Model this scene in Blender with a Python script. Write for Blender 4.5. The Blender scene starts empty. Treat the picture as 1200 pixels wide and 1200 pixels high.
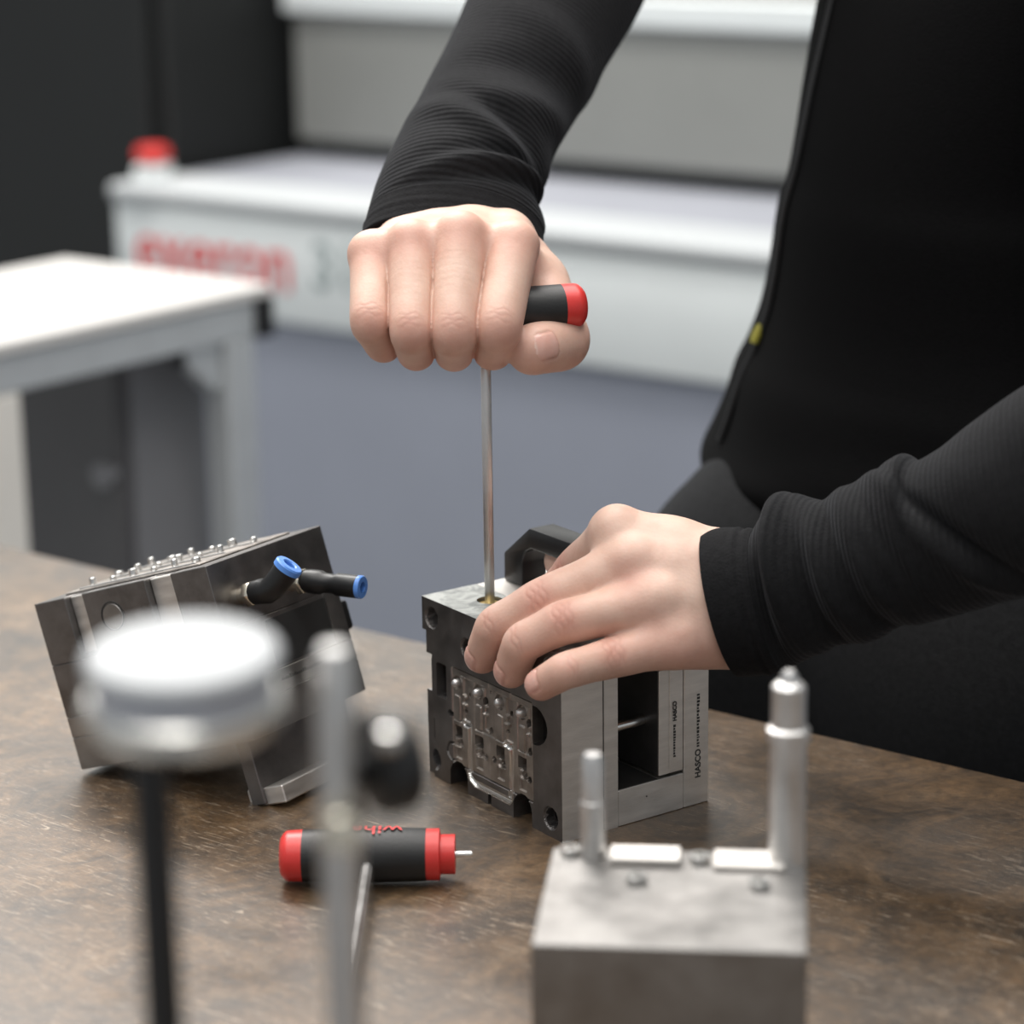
import bpy, bmesh, math, random
import numpy as np
from mathutils import Vector, Matrix

scene = bpy.context.scene
COL = scene.collection
random.seed(7)

# ------------------------------------------------------------------ camera
FPX = 3000.0
TH, RO = math.radians(15.13), math.radians(-0.86)
CAM = np.array([-0.02047, -1.071225, 0.444015])
FW = np.array([0, math.cos(TH), -math.sin(TH)])
_U0 = np.array([0, math.sin(TH), math.cos(TH)]); _R0 = np.array([1.0, 0, 0])
RT = math.cos(RO) * _R0 + math.sin(RO) * _U0
UP = -math.sin(RO) * _R0 + math.cos(RO) * _U0
cd = bpy.data.cameras.new('camera'); cam = bpy.data.objects.new('camera', cd); COL.objects.link(cam)
cd.sensor_width = 36; cd.sensor_fit = 'HORIZONTAL'; cd.lens = FPX / 1200 * 36
cd.clip_start = 0.02
cam.matrix_world = Matrix(((RT[0], UP[0], -FW[0], CAM[0]), (RT[1], UP[1], -FW[1], CAM[1]),
                           (RT[2], UP[2], -FW[2], CAM[2]), (0, 0, 0, 1)))
cd.dof.use_dof = True; cd.dof.focus_distance = 1.165; cd.dof.aperture_fstop = 5.4
scene.camera = cam

# ------------------------------------------------------------------ light
w = bpy.data.worlds.new('workshop_air'); scene.world = w; w.use_nodes = True
w.node_tree.nodes['Background'].inputs[0].default_value = (0.93, 0.97, 1.0, 1)
w.node_tree.nodes['Background'].inputs[1].default_value = 0.45
def area(name, loc, sx, sy, power, rz=0.0, col=(1, 0.97, 0.93)):
    l = bpy.data.lights.new(name, 'AREA'); l.shape = 'RECTANGLE'; l.size = sx; l.size_y = sy
    l.energy = power; l.color = col
    o = bpy.data.objects.new(name, l); o.location = loc; o.rotation_euler = (0, 0, rz); COL.objects.link(o)
    return o
RZ = math.radians(-37.8)
area('ceiling_light_bench', (-0.45, 0.05, 1.75), 1.9, 0.6, 24, RZ)
area('ceiling_light_aisle', (-0.15, 0.95, 1.9), 2.6, 0.5, 36, RZ)
area('added_wall_light', (-1.2, 3.0, 3.0), 3.4, 0.6, 190, RZ)  # unseen lamp added to brighten the back wall for the bench's sheen
area('ceiling_light_front', (-0.6, -1.3, 2.0), 2.2, 0.6, 17, RZ)
vs = scene.view_settings
vs.view_transform = 'Standard'; vs.look = 'None'; vs.exposure = 0.0; vs.gamma = 1.0; vs.use_curve_mapping = False

# ------------------------------------------------------------------ geometry helpers
def ray(u, v): return FW + RT * ((u - 600) / FPX) + UP * ((600 - v) / FPX)
def at(u, v, d): return CAM + d * ray(u, v)          # a place d metres deep in the workshop
def px2m(px, d): return px * d / FPX

def tag(o, label=None, cat=None, group=None, kind=None):
    if label: o['label'] = label
    if cat: o['category'] = cat
    if group: o['group'] = group
    if kind: o['kind'] = kind
    return o
def empty(name, loc=(0, 0, 0), M=None, label=None, cat=None, group=None):
    o = bpy.data.objects.new(name, None); o.empty_display_size = 0.02; COL.objects.link(o)
    if M is not None: o.matrix_world = M
    else: o.location = loc
    return tag(o, label, cat, group)
def link(name, me, mat, parent=None, label=None):
    o = bpy.data.objects.new(name, me); COL.objects.link(o)
    if mat is not None:
        if not me.materials: me.materials.append(mat)
    if parent is not None: o.parent = parent
    if label: o['label'] = label
    return o
def frame(o, x, y, z):
    return Matrix(((x[0], y[0], z[0], o[0]), (x[1], y[1], z[1], o[1]), (x[2], y[2], z[2], o[2]), (0, 0, 0, 1)))
def axis_frame(p0, p1, ref=(0, 0, 1)):
    p0 = Vector(p0); z = (Vector(p1) - p0).normalized(); r = Vector(ref)
    if abs(z.dot(r)) > 0.95: r = Vector((1, 0, 0))
    x = r.cross(z).normalized(); y = z.cross(x)
    return frame(p0, x, y, z), (Vector(p1) - p0).length

class B:
    """collects shapes for ONE mesh"""
    def __init__(s): s.bm = bmesh.new()
    def _add(s, src, M=None):
        if M is not None: bmesh.ops.transform(src, matrix=M, verts=src.verts)
        me = bpy.data.meshes.new('t'); src.to_mesh(me); src.free(); s.bm.from_mesh(me); bpy.data.meshes.remove(me)
    def box(s, lo, hi, bev=0.0, seg=1, M=None):
        b = bmesh.new(); bmesh.ops.create_cube(b, size=1)
        for v in b.verts:
            for i in range(3): v.co[i] = (lo[i] + hi[i]) / 2 + v.co[i] * (hi[i] - lo[i])
        if bev: bmesh.ops.bevel(b, geom=b.edges[:], offset=bev, segments=seg, profile=0.5, affect='EDGES')
        s._add(b, M); return s
    def cyl(s, p0, p1, r, r2=None, seg=28, bev=0.0):
        M, L = axis_frame(p0, p1); r2 = r if r2 is None else r2
        pr = [(0, 0), (r - bev, 0), (r, bev), (r2, L - bev), (r2 - bev, L), (0, L)] if bev else [(0, 0), (r, 0), (r2, L), (0, L)]
        return s.lathe(pr, M, seg)
    def lathe(s, prof, M=None, seg=32, sx=1.0, sy=1.0):
        b = bmesh.new(); rings = []
        for r, z in prof:
            if r < 1e-7: rings.append([b.verts.new((0, 0, z))])
            else: rings.append([b.verts.new((r * sx * math.cos(2 * math.pi * i / seg), r * sy * math.sin(2 * math.pi * i / seg), z)) for i in range(seg)])
        for a, c in zip(rings, rings[1:]):
            for i in range(seg):
                j = (i + 1) % seg
                if len(a) == 1 and len(c) == 1: continue
                if len(a) == 1: b.faces.new((a[0], c[j], c[i]))
                elif len(c) == 1: b.faces.new((a[i], a[j], c[0]))
                else: b.faces.new((a[i], a[j], c[j], c[i]))
        bmesh.ops.recalc_face_normals(b, faces=b.faces[:])
        s._add(b, M); return s
    def prism(s, poly, h, M=None, bev=0.0, seg=1):
        b = bmesh.new(); f = b.faces.new([b.verts.new((x, y, 0)) for x, y in poly])
        r = bmesh.ops.extrude_face_region(b, geom=[f])
        for v in r['geom']:
            if isinstance(v, bmesh.types.BMVert): v.co.z += h
        bmesh.ops.recalc_face_normals(b, faces=b.faces[:])
        if bev: bmesh.ops.bevel(b, geom=b.edges[:], offset=bev, segments=seg, profile=0.5, affect='EDGES')
        s._add(b, M); return s
    def tube(s, pts, r, seg=10):
        b = bmesh.new(); rings = []; n = len(pts)
        rr = r if hasattr(r, '__len__') else [r] * n
        pts = [Vector(p) for p in pts]; x = None
        for i in range(n):
            d = (pts[min(i + 1, n - 1)] - pts[max(i - 1, 0)]).normalized()
            if x is None:
                ref = Vector((0, 0, 1)) if abs(d.z) < 0.9 else Vector((1, 0, 0)); x = ref.cross(d).normalized()
            x = (x - d * x.dot(d)).normalized(); y = d.cross(x)
            rings.append([b.verts.new(pts[i] + (x * math.cos(2 * math.pi * k / seg) + y * math.sin(2 * math.pi * k / seg)) * rr[i]) for k in range(seg)])
        for a, c in zip(rings, rings[1:]):
            for i in range(seg): b.faces.new((a[i], a[(i + 1) % seg], c[(i + 1) % seg], c[i]))
        b.faces.new(rings[0][::-1]); b.faces.new(rings[-1])
        s._add(b); return s
    def mesh(s, name, smooth=35):
        me = bpy.data.meshes.new(name); s.bm.to_mesh(me); s.bm.free()
        if smooth:
            me.shade_smooth(); me.set_sharp_from_angle(angle=math.radians(smooth))
        return me
    def obj(s, name, mat, parent=None, label=None, smooth=35):
        return link(name, s.mesh(name, smooth), mat, parent, label)

def text_mesh(txt, size, ext=0.0, align='LEFT', bold=0.03):
    cu = bpy.data.curves.new('t', 'FONT'); cu.body = txt; cu.size = size; cu.extrude = ext; cu.align_x = align; cu.offset = size * bold
    o = bpy.data.objects.new('t', cu); COL.objects.link(o)
    dg = bpy.context.evaluated_depsgraph_get(); me = bpy.data.meshes.new_from_object(o.evaluated_get(dg))
    bpy.data.objects.remove(o); me.materials.clear(); return me

# ------------------------------------------------------------------ materials
def mat(name, col, rough=0.5, metal=0.0, var=0.0, vscale=40, bump=0.0, bscale=200, rvar=0.0, coat=0.0, sheen=0.0, spec=None, stretch=(1, 1, 1), col2=None):
    m = bpy.data.materials.new(name); m.use_nodes = True; nt = m.node_tree; N = nt.nodes; L = nt.links
    p = N['Principled BSDF']
    p.inputs['Base Color'].default_value = (*col, 1); p.inputs['Roughness'].default_value = rough; p.inputs['Metallic'].default_value = metal
    if spec is not None: p.inputs['Specular IOR Level'].default_value = spec
    if coat: p.inputs['Coat Weight'].default_value = coat; p.inputs['Coat Roughness'].default_value = 0.15
    if sheen: p.inputs['Sheen Weight'].default_value = sheen; p.inputs['Sheen Roughness'].default_value = 0.5
    tc = N.new('ShaderNodeTexCoord'); mp = N.new('ShaderNodeMapping'); mp.inputs['Scale'].default_value = stretch
    L.new(tc.outputs['Object'], mp.inputs[0])
    if var or rvar:
        n = N.new('ShaderNodeTexNoise'); n.inputs['Scale'].default_value = vscale; n.inputs['Detail'].default_value = 6; n.inputs['Roughness'].default_value = 0.65
        L.new(mp.outputs[0], n.inputs['Vector'])
        if var:
            r = N.new('ShaderNodeValToRGB'); r.color_ramp.elements[0].position = 0.3; r.color_ramp.elements[1].position = 0.72
            lo = col2 if col2 else tuple(c * (1 - var) for c in col); hi = tuple(min(1, c * (1 + var)) for c in col)
            r.color_ramp.elements[0].color = (*lo, 1); r.color_ramp.elements[1].color = (*hi, 1)
            L.new(n.outputs['Fac'], r.inputs[0]); L.new(r.outputs[0], p.inputs['Base Color'])
        if rvar:
            mr = N.new('ShaderNodeMapRange'); mr.inputs['To Min'].default_value = max(0.05, rough - rvar); mr.inputs['To Max'].default_value = min(1, rough + rvar)
            mr.inputs['From Min'].default_value = 0.3; mr.inputs['From Max'].default_value = 0.7
            L.new(n.outputs['Fac'], mr.inputs[0]); L.new(mr.outputs[0], p.inputs['Roughness'])
    if bump:
        nb = N.new('ShaderNodeTexNoise'); nb.inputs['Scale'].default_value = bscale; nb.inputs['Detail'].default_value = 4
        L.new(mp.outputs[0], nb.inputs['Vector'])
        bp = N.new('ShaderNodeBump'); bp.inputs['Strength'].default_value = bump; bp.inputs['Distance'].default_value = 0.001
        L.new(nb.outputs['Fac'], bp.inputs['Height']); L.new(bp.outputs[0], p.inputs['Normal'])
    return m

M = {}
M['steel_dark'] = mat('dark_tool_steel', (0.20, 0.19, 0.185), 0.46, 1.0, 0.25, 60, 0.06, 500, 0.08)
M['steel_insert'] = mat('cavity_insert_steel', (0.42, 0.385, 0.355), 0.42, 1.0, 0.25, 90, 0.05, 700, 0.1)
M['steel_side'] = mat('ground_plate_steel', (0.74, 0.71, 0.675), 0.5, 1.0, 0.12, 35, 0.08, 300, 0.08, stretch=(1, 1, 6))
M['steel_mid'] = mat('grey_plate_steel', (0.30, 0.29, 0.28), 0.45, 1.0, 0.18, 45, 0.06, 300, 0.08)
M['steel_bright'] = mat('polished_steel', (0.72, 0.71, 0.69), 0.22, 1.0, 0.08, 40, 0, 0, 0.05)
M['steel_pin'] = mat('satin_pin_steel', (0.66, 0.65, 0.64), 0.42, 1.0, 0.12, 60, 0, 0, 0.08)
M['recess_dark'] = mat('recess_shade_steel', (0.07, 0.067, 0.065), 0.4, 0.6, 0.2, 80)
M['brass'] = mat('brass', (0.78, 0.58, 0.24), 0.3, 1.0, 0.15, 120)
M['nickel'] = mat('nickel', (0.80, 0.74, 0.62), 0.25, 1.0, 0.1, 120)
M['black_plastic'] = mat('black_plastic', (0.007, 0.007, 0.0075), 0.42, 0, 0.15, 80, 0.05, 900)
M['black_gloss'] = mat('black_handle_plastic', (0.007, 0.007, 0.008), 0.38, 0, 0.2, 60, 0.04, 600)
M['black_grip'] = mat('black_soft_grip', (0.009, 0.009, 0.0095), 0.5, 0, 0.15, 80, 0.1, 700)
M['red'] = mat('red_plastic', (0.62, 0.035, 0.03), 0.38, 0, 0.1, 80)
M['red_print'] = mat('red_print', (0.70, 0.05, 0.05), 0.5)
M['blue'] = mat('blue_plastic', (0.10, 0.27, 0.72), 0.35, 0, 0.08, 90)
M['dark_hole'] = mat('dark_bore', (0.02, 0.02, 0.02), 0.6)
M['ink'] = mat('engraved_ink', (0.03, 0.03, 0.03), 0.7)
M['seam'] = mat('oily_joint', (0.03, 0.025, 0.02), 0.6)

def top_face_mat():
    m = mat('scraped_steel_top', (0.60, 0.60, 0.57), 0.36, 1.0); nt = m.node_tree; N = nt.nodes; L = nt.links; p = N['Principled BSDF']
    tc = N.new('ShaderNodeTexCoord')
    n = N.new('ShaderNodeTexNoise'); n.inputs['Scale'].default_value = 70; n.inputs['Detail'].default_value = 8; n.inputs['Distortion'].default_value = 1.5
    L.new(tc.outputs['Object'], n.inputs['Vector'])
    r = N.new('ShaderNodeValToRGB'); e = r.color_ramp.elements
    e[0].position = 0.36; e[0].color = (0.24, 0.25, 0.245, 1); e[1].position = 0.6; e[1].color = (0.45, 0.46, 0.445, 1)
    L.new(n.outputs['Fac'], r.inputs[0]); L.new(r.outputs[0], p.inputs['Base Color'])
    mr = N.new('ShaderNodeMapRange'); mr.inputs['From Min'].default_value = .35; mr.inputs['From Max'].default_value = .65; mr.inputs['To Min'].default_value = 0.6; mr.inputs['To Max'].default_value = 0.42
    L.new(n.outputs['Fac'], mr.inputs[0]); L.new(mr.outputs[0], p.inputs['Roughness'])
    return m
M['steel_top'] = top_face_mat()

def bench_mat():
    m = bpy.data.materials.new('worn_oily_bench_top'); m.use_nodes = True; nt = m.node_tree; N = nt.nodes; L = nt.links; p = N['Principled BSDF']
    tc = N.new('ShaderNodeTexCoord')
    def noise(sc, det, dist=0.0, vec=None, rough=0.6):
        n = N.new('ShaderNodeTexNoise'); n.inputs['Scale'].default_value = sc; n.inputs['Detail'].default_value = det
        n.inputs['Distortion'].default_value = dist; n.inputs['Roughness'].default_value = rough
        L.new(vec if vec else tc.outputs['Object'], n.inputs['Vector']); return n.outputs['Fac']
    def ramp(src, stops):
        r = N.new('ShaderNodeValToRGB'); e = r.color_ramp.elements
        e[0].position, e[0].color = stops[0][0], (*stops[0][1], 1); e[1].position, e[1].color = stops[-1][0], (*stops[-1][1], 1)
        for q, c in stops[1:-1]:
            x = e.new(q); x.color = (*c, 1)
        L.new(src, r.inputs[0]); return r.outputs[0]
    def mix(f, a, b, mode='MIX'):
        x = N.new('ShaderNodeMix'); x.data_type = 'RGBA'; x.blend_type = mode
        if isinstance(f, float): x.inputs[0].default_value = f
        else: L.new(f, x.inputs[0])
        L.new(a, x.inputs[6]); L.new(b, x.inputs[7]); return x.outputs[2]
    base = ramp(noise(16, 12, 1.2, rough=0.78), [(0.30, (0.022, 0.016, 0.011)), (0.43, (0.066, 0.042, 0.023)), (0.55, (0.120, 0.073, 0.036)), (0.68, (0.190, 0.130, 0.078))])
    blot = ramp(noise(4.5, 6, 0.4), [(0.38, (0.60, 0.62, 0.66)), (0.62, (1.15, 1.12, 1.06))])
    c = mix(1.0, base, blot, 'MULTIPLY')
    fine = ramp(noise(130, 8, 0.6, rough=0.75), [(0.34, (0.45, 0.45, 0.45)), (0.68, (1.6, 1.55, 1.5))])
    c = mix(0.8, c, fine, 'MULTIPLY')
    # scratches: thin lines from stretched, distorted noise in a few directions
    fac = None
    for ang, sc, th in ((0.3, 30, 0.64), (1.1, 24, 0.645), (2.2, 27, 0.64), (2.8, 46, 0.635), (0.75, 55, 0.64)):
        mp = N.new('ShaderNodeMapping'); mp.inputs['Rotation'].default_value = (0, 0, ang); mp.inputs['Scale'].default_value = (1.2, 14, 1)
        L.new(tc.outputs['Object'], mp.inputs[0])
        f = ramp(noise(sc, 4, 2.0, mp.outputs[0]), [(th, (0, 0, 0)), (th + 0.03, (1, 1, 1))])
        if fac is None: fac = f
        else: fac = mix(1.0, fac, f, 'LIGHTEN')
    patch = ramp(noise(7, 4), [(0.42, (0.1, 0.1, 0.1)), (0.6, (1, 1, 1))])
    fac = mix(1.0, fac, patch, 'MULTIPLY')
    sc = N.new('ShaderNodeRGB'); sc.outputs[0].default_value = (0.42, 0.33, 0.24, 1)
    bw = N.new('ShaderNodeRGBToBW'); L.new(fac, bw.inputs[0]); ml = N.new('ShaderNodeMath'); ml.operation = 'MULTIPLY'; ml.inputs[1].default_value = 0.75; L.new(bw.outputs[0], ml.inputs[0])
    c = mix(ml.outputs[0], c, sc.outputs[0])
    L.new(c, p.inputs['Base Color'])
    mr = N.new('ShaderNodeMapRange'); mr.inputs['From Min'].default_value = .3; mr.inputs['From Max'].default_value = .7; mr.inputs['To Min'].default_value = 0.32; mr.inputs['To Max'].default_value = 0.6
    L.new(noise(14, 6), mr.inputs[0]); L.new(mr.outputs[0], p.inputs['Roughness'])
    bp = N.new('ShaderNodeBump'); bp.inputs['Strength'].default_value = 0.25; bp.inputs['Distance'].default_value = 0.001
    p.inputs['Coat Weight'].default_value = 0.75; p.inputs['Coat Roughness'].default_value = 0.33
    L.new(noise(160, 5), bp.inputs['Height']); L.new(bp.outputs[0], p.inputs['Normal'])
    return m
M['bench'] = bench_mat()

def fabric_mat(name, col, rib=0.0, pitch=0.0029, rough=0.85, sheen=0.15):
    m = mat(name, col, rough, 0, 0.25, 300, spec=0.08, sheen=sheen); nt = m.node_tree; N = nt.nodes; L = nt.links; p = N['Principled BSDF']
    p.inputs['Sheen Tint'].default_value = (0.6, 0.62, 0.68, 1)
    tc = N.new('ShaderNodeTexCoord'); nb = N.new('ShaderNodeTexNoise'); nb.inputs['Scale'].default_value = 900; L.new(tc.outputs['Object'], nb.inputs['Vector'])
    h = nb.outputs['Fac']
    if rib:
        a = N.new('ShaderNodeAttribute'); a.attribute_name = 'axial'
        mu = N.new('ShaderNodeMath'); mu.operation = 'MULTIPLY'; mu.inputs[1].default_value = 2 * math.pi / pitch; L.new(a.outputs['Fac'], mu.inputs[0])
        si = N.new('ShaderNodeMath'); si.operation = 'SINE'; L.new(mu.outputs[0], si.inputs[0])
        ad = N.new('ShaderNodeMath'); ad.operation = 'MULTIPLY_ADD'; ad.inputs[1].default_value = rib; L.new(si.outputs[0], ad.inputs[0]); L.new(h, ad.inputs[2]); h = ad.outputs[0]
    bp = N.new('ShaderNodeBump'); bp.inputs['Strength'].default_value = 0.5; bp.inputs['Distance'].default_value = 0.0006
    L.new(h, bp.inputs['Height']); L.new(bp.outputs[0], p.inputs['Normal'])
    return m
M['jacket'] = fabric_mat('black_fleece', (0.0105, 0.0105, 0.0113), 0.55, sheen=0.08)
M['panel'] = fabric_mat('smooth_black_cloth_shaded', (0.0020, 0.0020, 0.0023), 0.0, sheen=0.0)  # torso's shade painted in as a darker, smoother copy of the jacket cloth
M['cuff'] = fabric_mat('black_cuff_knit', (0.010, 0.010, 0.0108), 0.18, 0.0045, sheen=0.03)
M['trousers'] = fabric_mat('charcoal_twill', (0.019, 0.0195, 0.0205), sheen=0.05)
M['shoe'] = mat('black_leather', (0.015, 0.014, 0.013), 0.5, 0, 0.2, 50)
M['yellow'] = mat('yellow_rubber', (0.36, 0.33, 0.05), 0.5)

def skin_mat():
    m = bpy.data.materials.new('skin'); m.use_nodes = True; nt = m.node_tree; N = nt.nodes; L = nt.links; p = N['Principled BSDF']
    a = N.new('ShaderNodeVertexColor'); a.layer_name = 'Col'
    tc = N.new('ShaderNodeTexCoord')
    n = N.new('ShaderNodeTexNoise'); n.inputs['Scale'].default_value = 90; n.inputs['Detail'].default_value = 5; L.new(tc.outputs['Object'], n.inputs['Vector'])
    r = N.new('ShaderNodeValToRGB'); e = r.color_ramp.elements; e[0].position = .3; e[0].color = (0.93, 0.86, 0.84, 1); e[1].position = .7; e[1].color = (1.05, 1.05, 1.05, 1)
    L.new(n.outputs['Fac'], r.inputs[0])
    x = N.new('ShaderNodeMix'); x.data_type = 'RGBA'; x.blend_type = 'MULTIPLY'; x.inputs[0].default_value = 1
    L.new(a.outputs['Color'], x.inputs[6]); L.new(r.outputs[0], x.inputs[7]); L.new(x.outputs[2], p.inputs['Base Color'])
    p.inputs['Subsurface Weight'].default_value = 0.14; p.inputs['Subsurface Radius'].default_value = (1.0, 0.35, 0.2); p.inputs['Subsurface Scale'].default_value = 0.006
    mr = N.new('ShaderNodeMapRange'); mr.inputs['To Min'].default_value = 0.30; mr.inputs['To Max'].default_value = 0.52
    L.new(a.outputs['Alpha'], mr.inputs[0]); L.new(mr.outputs[0], p.inputs['Roughness'])
    v = N.new('ShaderNodeTexVoronoi'); v.inputs['Scale'].default_value = 700; L.new(tc.outputs['Object'], v.inputs['Vector'])
    n2 = N.new('ShaderNodeTexNoise'); n2.inputs['Scale'].default_value = 350; n2.inputs['Detail'].default_value = 5; L.new(tc.outputs['Object'], n2.inputs['Vector'])
    ad = N.new('ShaderNodeMath'); ad.operation = 'ADD'; L.new(v.outputs['Distance'], ad.inputs[0]); L.new(n2.outputs['Fac'], ad.inputs[1])
    bp = N.new('ShaderNodeBump'); bp.inputs['Strength'].default_value = 0.08; bp.inputs['Distance'].default_value = 0.0008
    L.new(ad.outputs[0], bp.inputs['Height']); L.new(bp.outputs[0], p.inputs['Normal'])
    return m
M['skin'] = skin_mat()

# ------------------------------------------------------------------ the workshop around the bench
FLOOR = -0.92
T_FRAME = Matrix.Rotation(RZ, 4, 'Z')
def tw(p, q, z=0.0): return T_FRAME @ Vector((p, q, z))
M['floor'] = mat('grey_floor', (0.30, 0.31, 0.32), 0.5, 0, 0.1, 3, 0.05, 60)
M['wall'] = mat('pale_wall', (0.82, 0.83, 0.82), 0.8, 0, 0.04, 2)
M['m_blue'] = mat('blue_grey_paint', (0.30, 0.322, 0.385), 0.55, 0, 0.03, 6)
M['m_light'] = mat('light_grey_paint', (0.74, 0.78, 0.78), 0.45, 0, 0.03, 6)
M['m_white'] = mat('white_paint', (0.41, 0.43, 0.44), 0.6, 0, 0.03, 6)
M['m_ledge'] = mat('grey_ledge', (0.27, 0.28, 0.315), 0.65, 0, 0.05, 8)
M['m_back'] = mat('olive_grey_panel', (0.27, 0.275, 0.26), 0.5, 0, 0.06, 5)
M['m_dark'] = mat('near_black_panel', (0.006, 0.007, 0.007), 0.6, 0, 0.1, 6)
M['m_green'] = mat('green_paint', (0.02, 0.22, 0.14), 0.5, 0, 0.05, 6)
M['teal_print'] = mat('grey_teal_print', (0.23, 0.29, 0.29), 0.5)
M['t_white'] = mat('white_laminate', (0.62, 0.605, 0.585), 0.35, 0, 0.02, 10)
M['alu'] = mat('anodised_aluminium', (0.60, 0.62, 0.63), 0.45, 0.6, 0.04, 30)
M['beige'] = mat('cream_paint', (0.74, 0.71, 0.66), 0.5, 0, 0.03, 10)
M['cab_dark'] = mat('anthracite_shade_paint', (0.085, 0.082, 0.085), 0.5, 0, 0.05, 10)
M['cab_mid'] = mat('mid_grey_paint', (0.185, 0.185, 0.195), 0.5, 0, 0.04, 10)

fl = B().box((-4, -3, FLOOR - 0.1), (4, 5, FLOOR)).obj('floor', M['floor']); tag(fl, 'smooth grey painted workshop floor', 'floor', kind='structure')
wl = B().box((-6, 3.6, FLOOR), (6, 3.7, 3.6), M=T_FRAME).obj('wall_back', M['wall']); tag(wl, 'pale plain wall at the back of the workshop', 'wall', kind='structure')

# workbench
wb = empty('workbench', M=Matrix.Translation((0, 0, FLOOR)) @ T_FRAME, label='brown oil-stained workbench with scratched worn top', cat='workbench')
H0 = -FLOOR
B().box((-0.95, -0.60, H0 - 0.04), (0.85, 0.189, H0), 0.002).obj('tabletop', M['bench'], wb)
for x in (-0.88, 0.77):
    for y in (-0.52, 0.11): B().box((x - 0.03, y - 0.03, 0), (x + 0.03, y + 0.03, H0 - 0.04), 0.003).obj('leg', M['cab_mid'], wb)
for y in (-0.52, 0.11): B().box((-0.85, y - 0.015, H0 - 0.12), (0.74, y + 0.015, H0 - 0.04), 0.002).obj('rail', M['cab_mid'], wb)

# machine behind, parallel to the bench
mc = empty('spark_erosion_machine', M=Matrix.Translation((0, 0, FLOOR)) @ T_FRAME, label='large light grey machine with red lettering and blue-grey lower panel', cat='machine')
QM = 1.39
B().box((-1.70, QM + 0.02, 0), (1.6, 2.3, H0 - 0.142), 0.004).obj('lower_panel', M['m_blue'], mc)
B().box((-1.735, QM, H0 - 0.142), (1.6, 2.3, H0 - 0.010), 0.006, 2).obj('front_panel', M['m_light'], mc)
B().box((-1.735, QM - 0.012, H0 - 0.012), (1.6, QM + 0.11, H0 + 0.010), 0.009, 4).obj('nosing', M['m_white'], mc)
B().box((-1.735, QM + 0.11, H0 - 0.010), (1.6, 2.3, H0 + 0.006), 0.002).obj('ledge', M['m_ledge'], mc)
B().box((-1.735, 1.735, H0 + 0.026), (1.6, 2.3, H0 + 0.33), 0.006).obj('rear_housing', M['m_back'], mc)
B().box((-1.735, 1.75, H0 + 0.006), (1.6, 1.80, H0 + 0.026)).obj('shadow_gap', M['m_dark'], mc)
for p in (-1.35, -0.8, -0.25, 0.4): B().box((p - 0.006, 1.727, H0 + 0.03), (p + 0.006, 1.736, H0 + 0.32), 0.001).obj('cover_strip', M['m_ledge'], mc)
B().box((-1.735, 1.715, H0 + 0.20), (1.6, 1.736, H0 + 0.235), 0.003).obj('guard_rail', M['m_light'], mc)
def wall_text(txt, size, p, z, m, sx=1.0):
    me = text_mesh(txt, size, 0.0012, bold=0.0)
    me.transform(Matrix(((sx, 0, 0, p), (0, 0, -1, QM - 0.0010), (0, 1, 0, H0 + z), (0, 0, 0, 1))))
    return me
link('lettering', wall_text('exeron', 0.105, -1.700, -0.102, M['red_print'], 0.88), M['red_print'], mc, 'red exeron lettering')
link('lettering', wall_text('310', 0.080, -1.402, -0.092, M['teal_print'], 0.95), M['teal_print'], mc, 'grey model lettering')
es = empty('emergency_button', loc=tw(-1.712, 1.44, 0.010), label='small red mushroom button on the machine corner', cat='button')
B().box((-0.022, -0.022, 0), (0.022, 0.022, 0.018), 0.003).obj('housing', M['m_light'], es)
B().lathe([(0, 0.018), (0.011, 0.018), (0.012, 0.022), (0.021, 0.024), (0.023, 0.032), (0.019, 0.040), (0, 0.043)]).obj('cap', M['red'], es)

bk = empty('control_cabinet', M=Matrix.Translation((0, 0, FLOOR)) @ T_FRAME, label='tall black control cabinet left of the machine', cat='cabinet')
B().box((-2.14, 1.52, 0.06), (-1.76, 2.1, H0 + 0.30), 0.006).obj('body', M['m_dark'], bk)
B().box((-2.12, 1.50, 0.12), (-1.78, 1.52, H0 + 0.28), 0.004).obj('door', M['m_dark'], bk)
B().box((-2.12, 1.55, 0), (-1.78, 2.08, 0.06)).obj('plinth', M['cab_dark'], bk)
gp = empty('machine_column', M=Matrix.Translation((0, 0, FLOOR)) @ T_FRAME, label='green painted machine column at the far left', cat='column')
B().box((-2.55, 1.5, 0.05), (-2.142, 2.1, H0 + 0.32), 0.01).obj('body', M['m_green'], gp)
B().box((-2.57, 1.48, 0), (-2.142, 2.12, 0.05), 0.005).obj('base', M['cab_dark'], gp)

# white side table standing end-on to the machine
st = empty('side_table', M=Matrix.Translation((0, 0, FLOOR)) @ T_FRAME, label='white narrow side table with aluminium profile frame', cat='table')
ZT = H0 + 0.026
B().box((-1.275, 0.22, ZT - 0.012), (-0.995, 0.885, ZT), 0.002).obj('table_top', M['t_white'], st)
B().box((-1.035, 0.22, ZT - 0.047), (-1.0, 0.868, ZT - 0.012), 0.002).obj('profile', M['alu'], st)
B().box((-1.27, 0.833, ZT - 0.047), (-1.035, 0.868, ZT - 0.012), 0.002).obj('profile', M['alu'], st)
B().box((-1.037, 0.868, ZT - 0.050), (-0.993, 0.888, ZT - 0.010), 0.004, 2).obj('end_cap', M['black_plastic'], st, 'black plastic end cap')
B().box((-1.033, 0.828, 0), (-1.0, 0.866, ZT - 0.047), 0.003).obj('leg', M['alu'], st)
B().box((-1.033, 0.535, 0), (-1.0, 0.575, ZT - 0.047), 0.003).obj('leg', M['beige'], st)
B().box((-1.27, 0.23, 0), (-1.235, 0.265, ZT - 0.012), 0.003).obj('leg', M['alu'], st)
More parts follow.
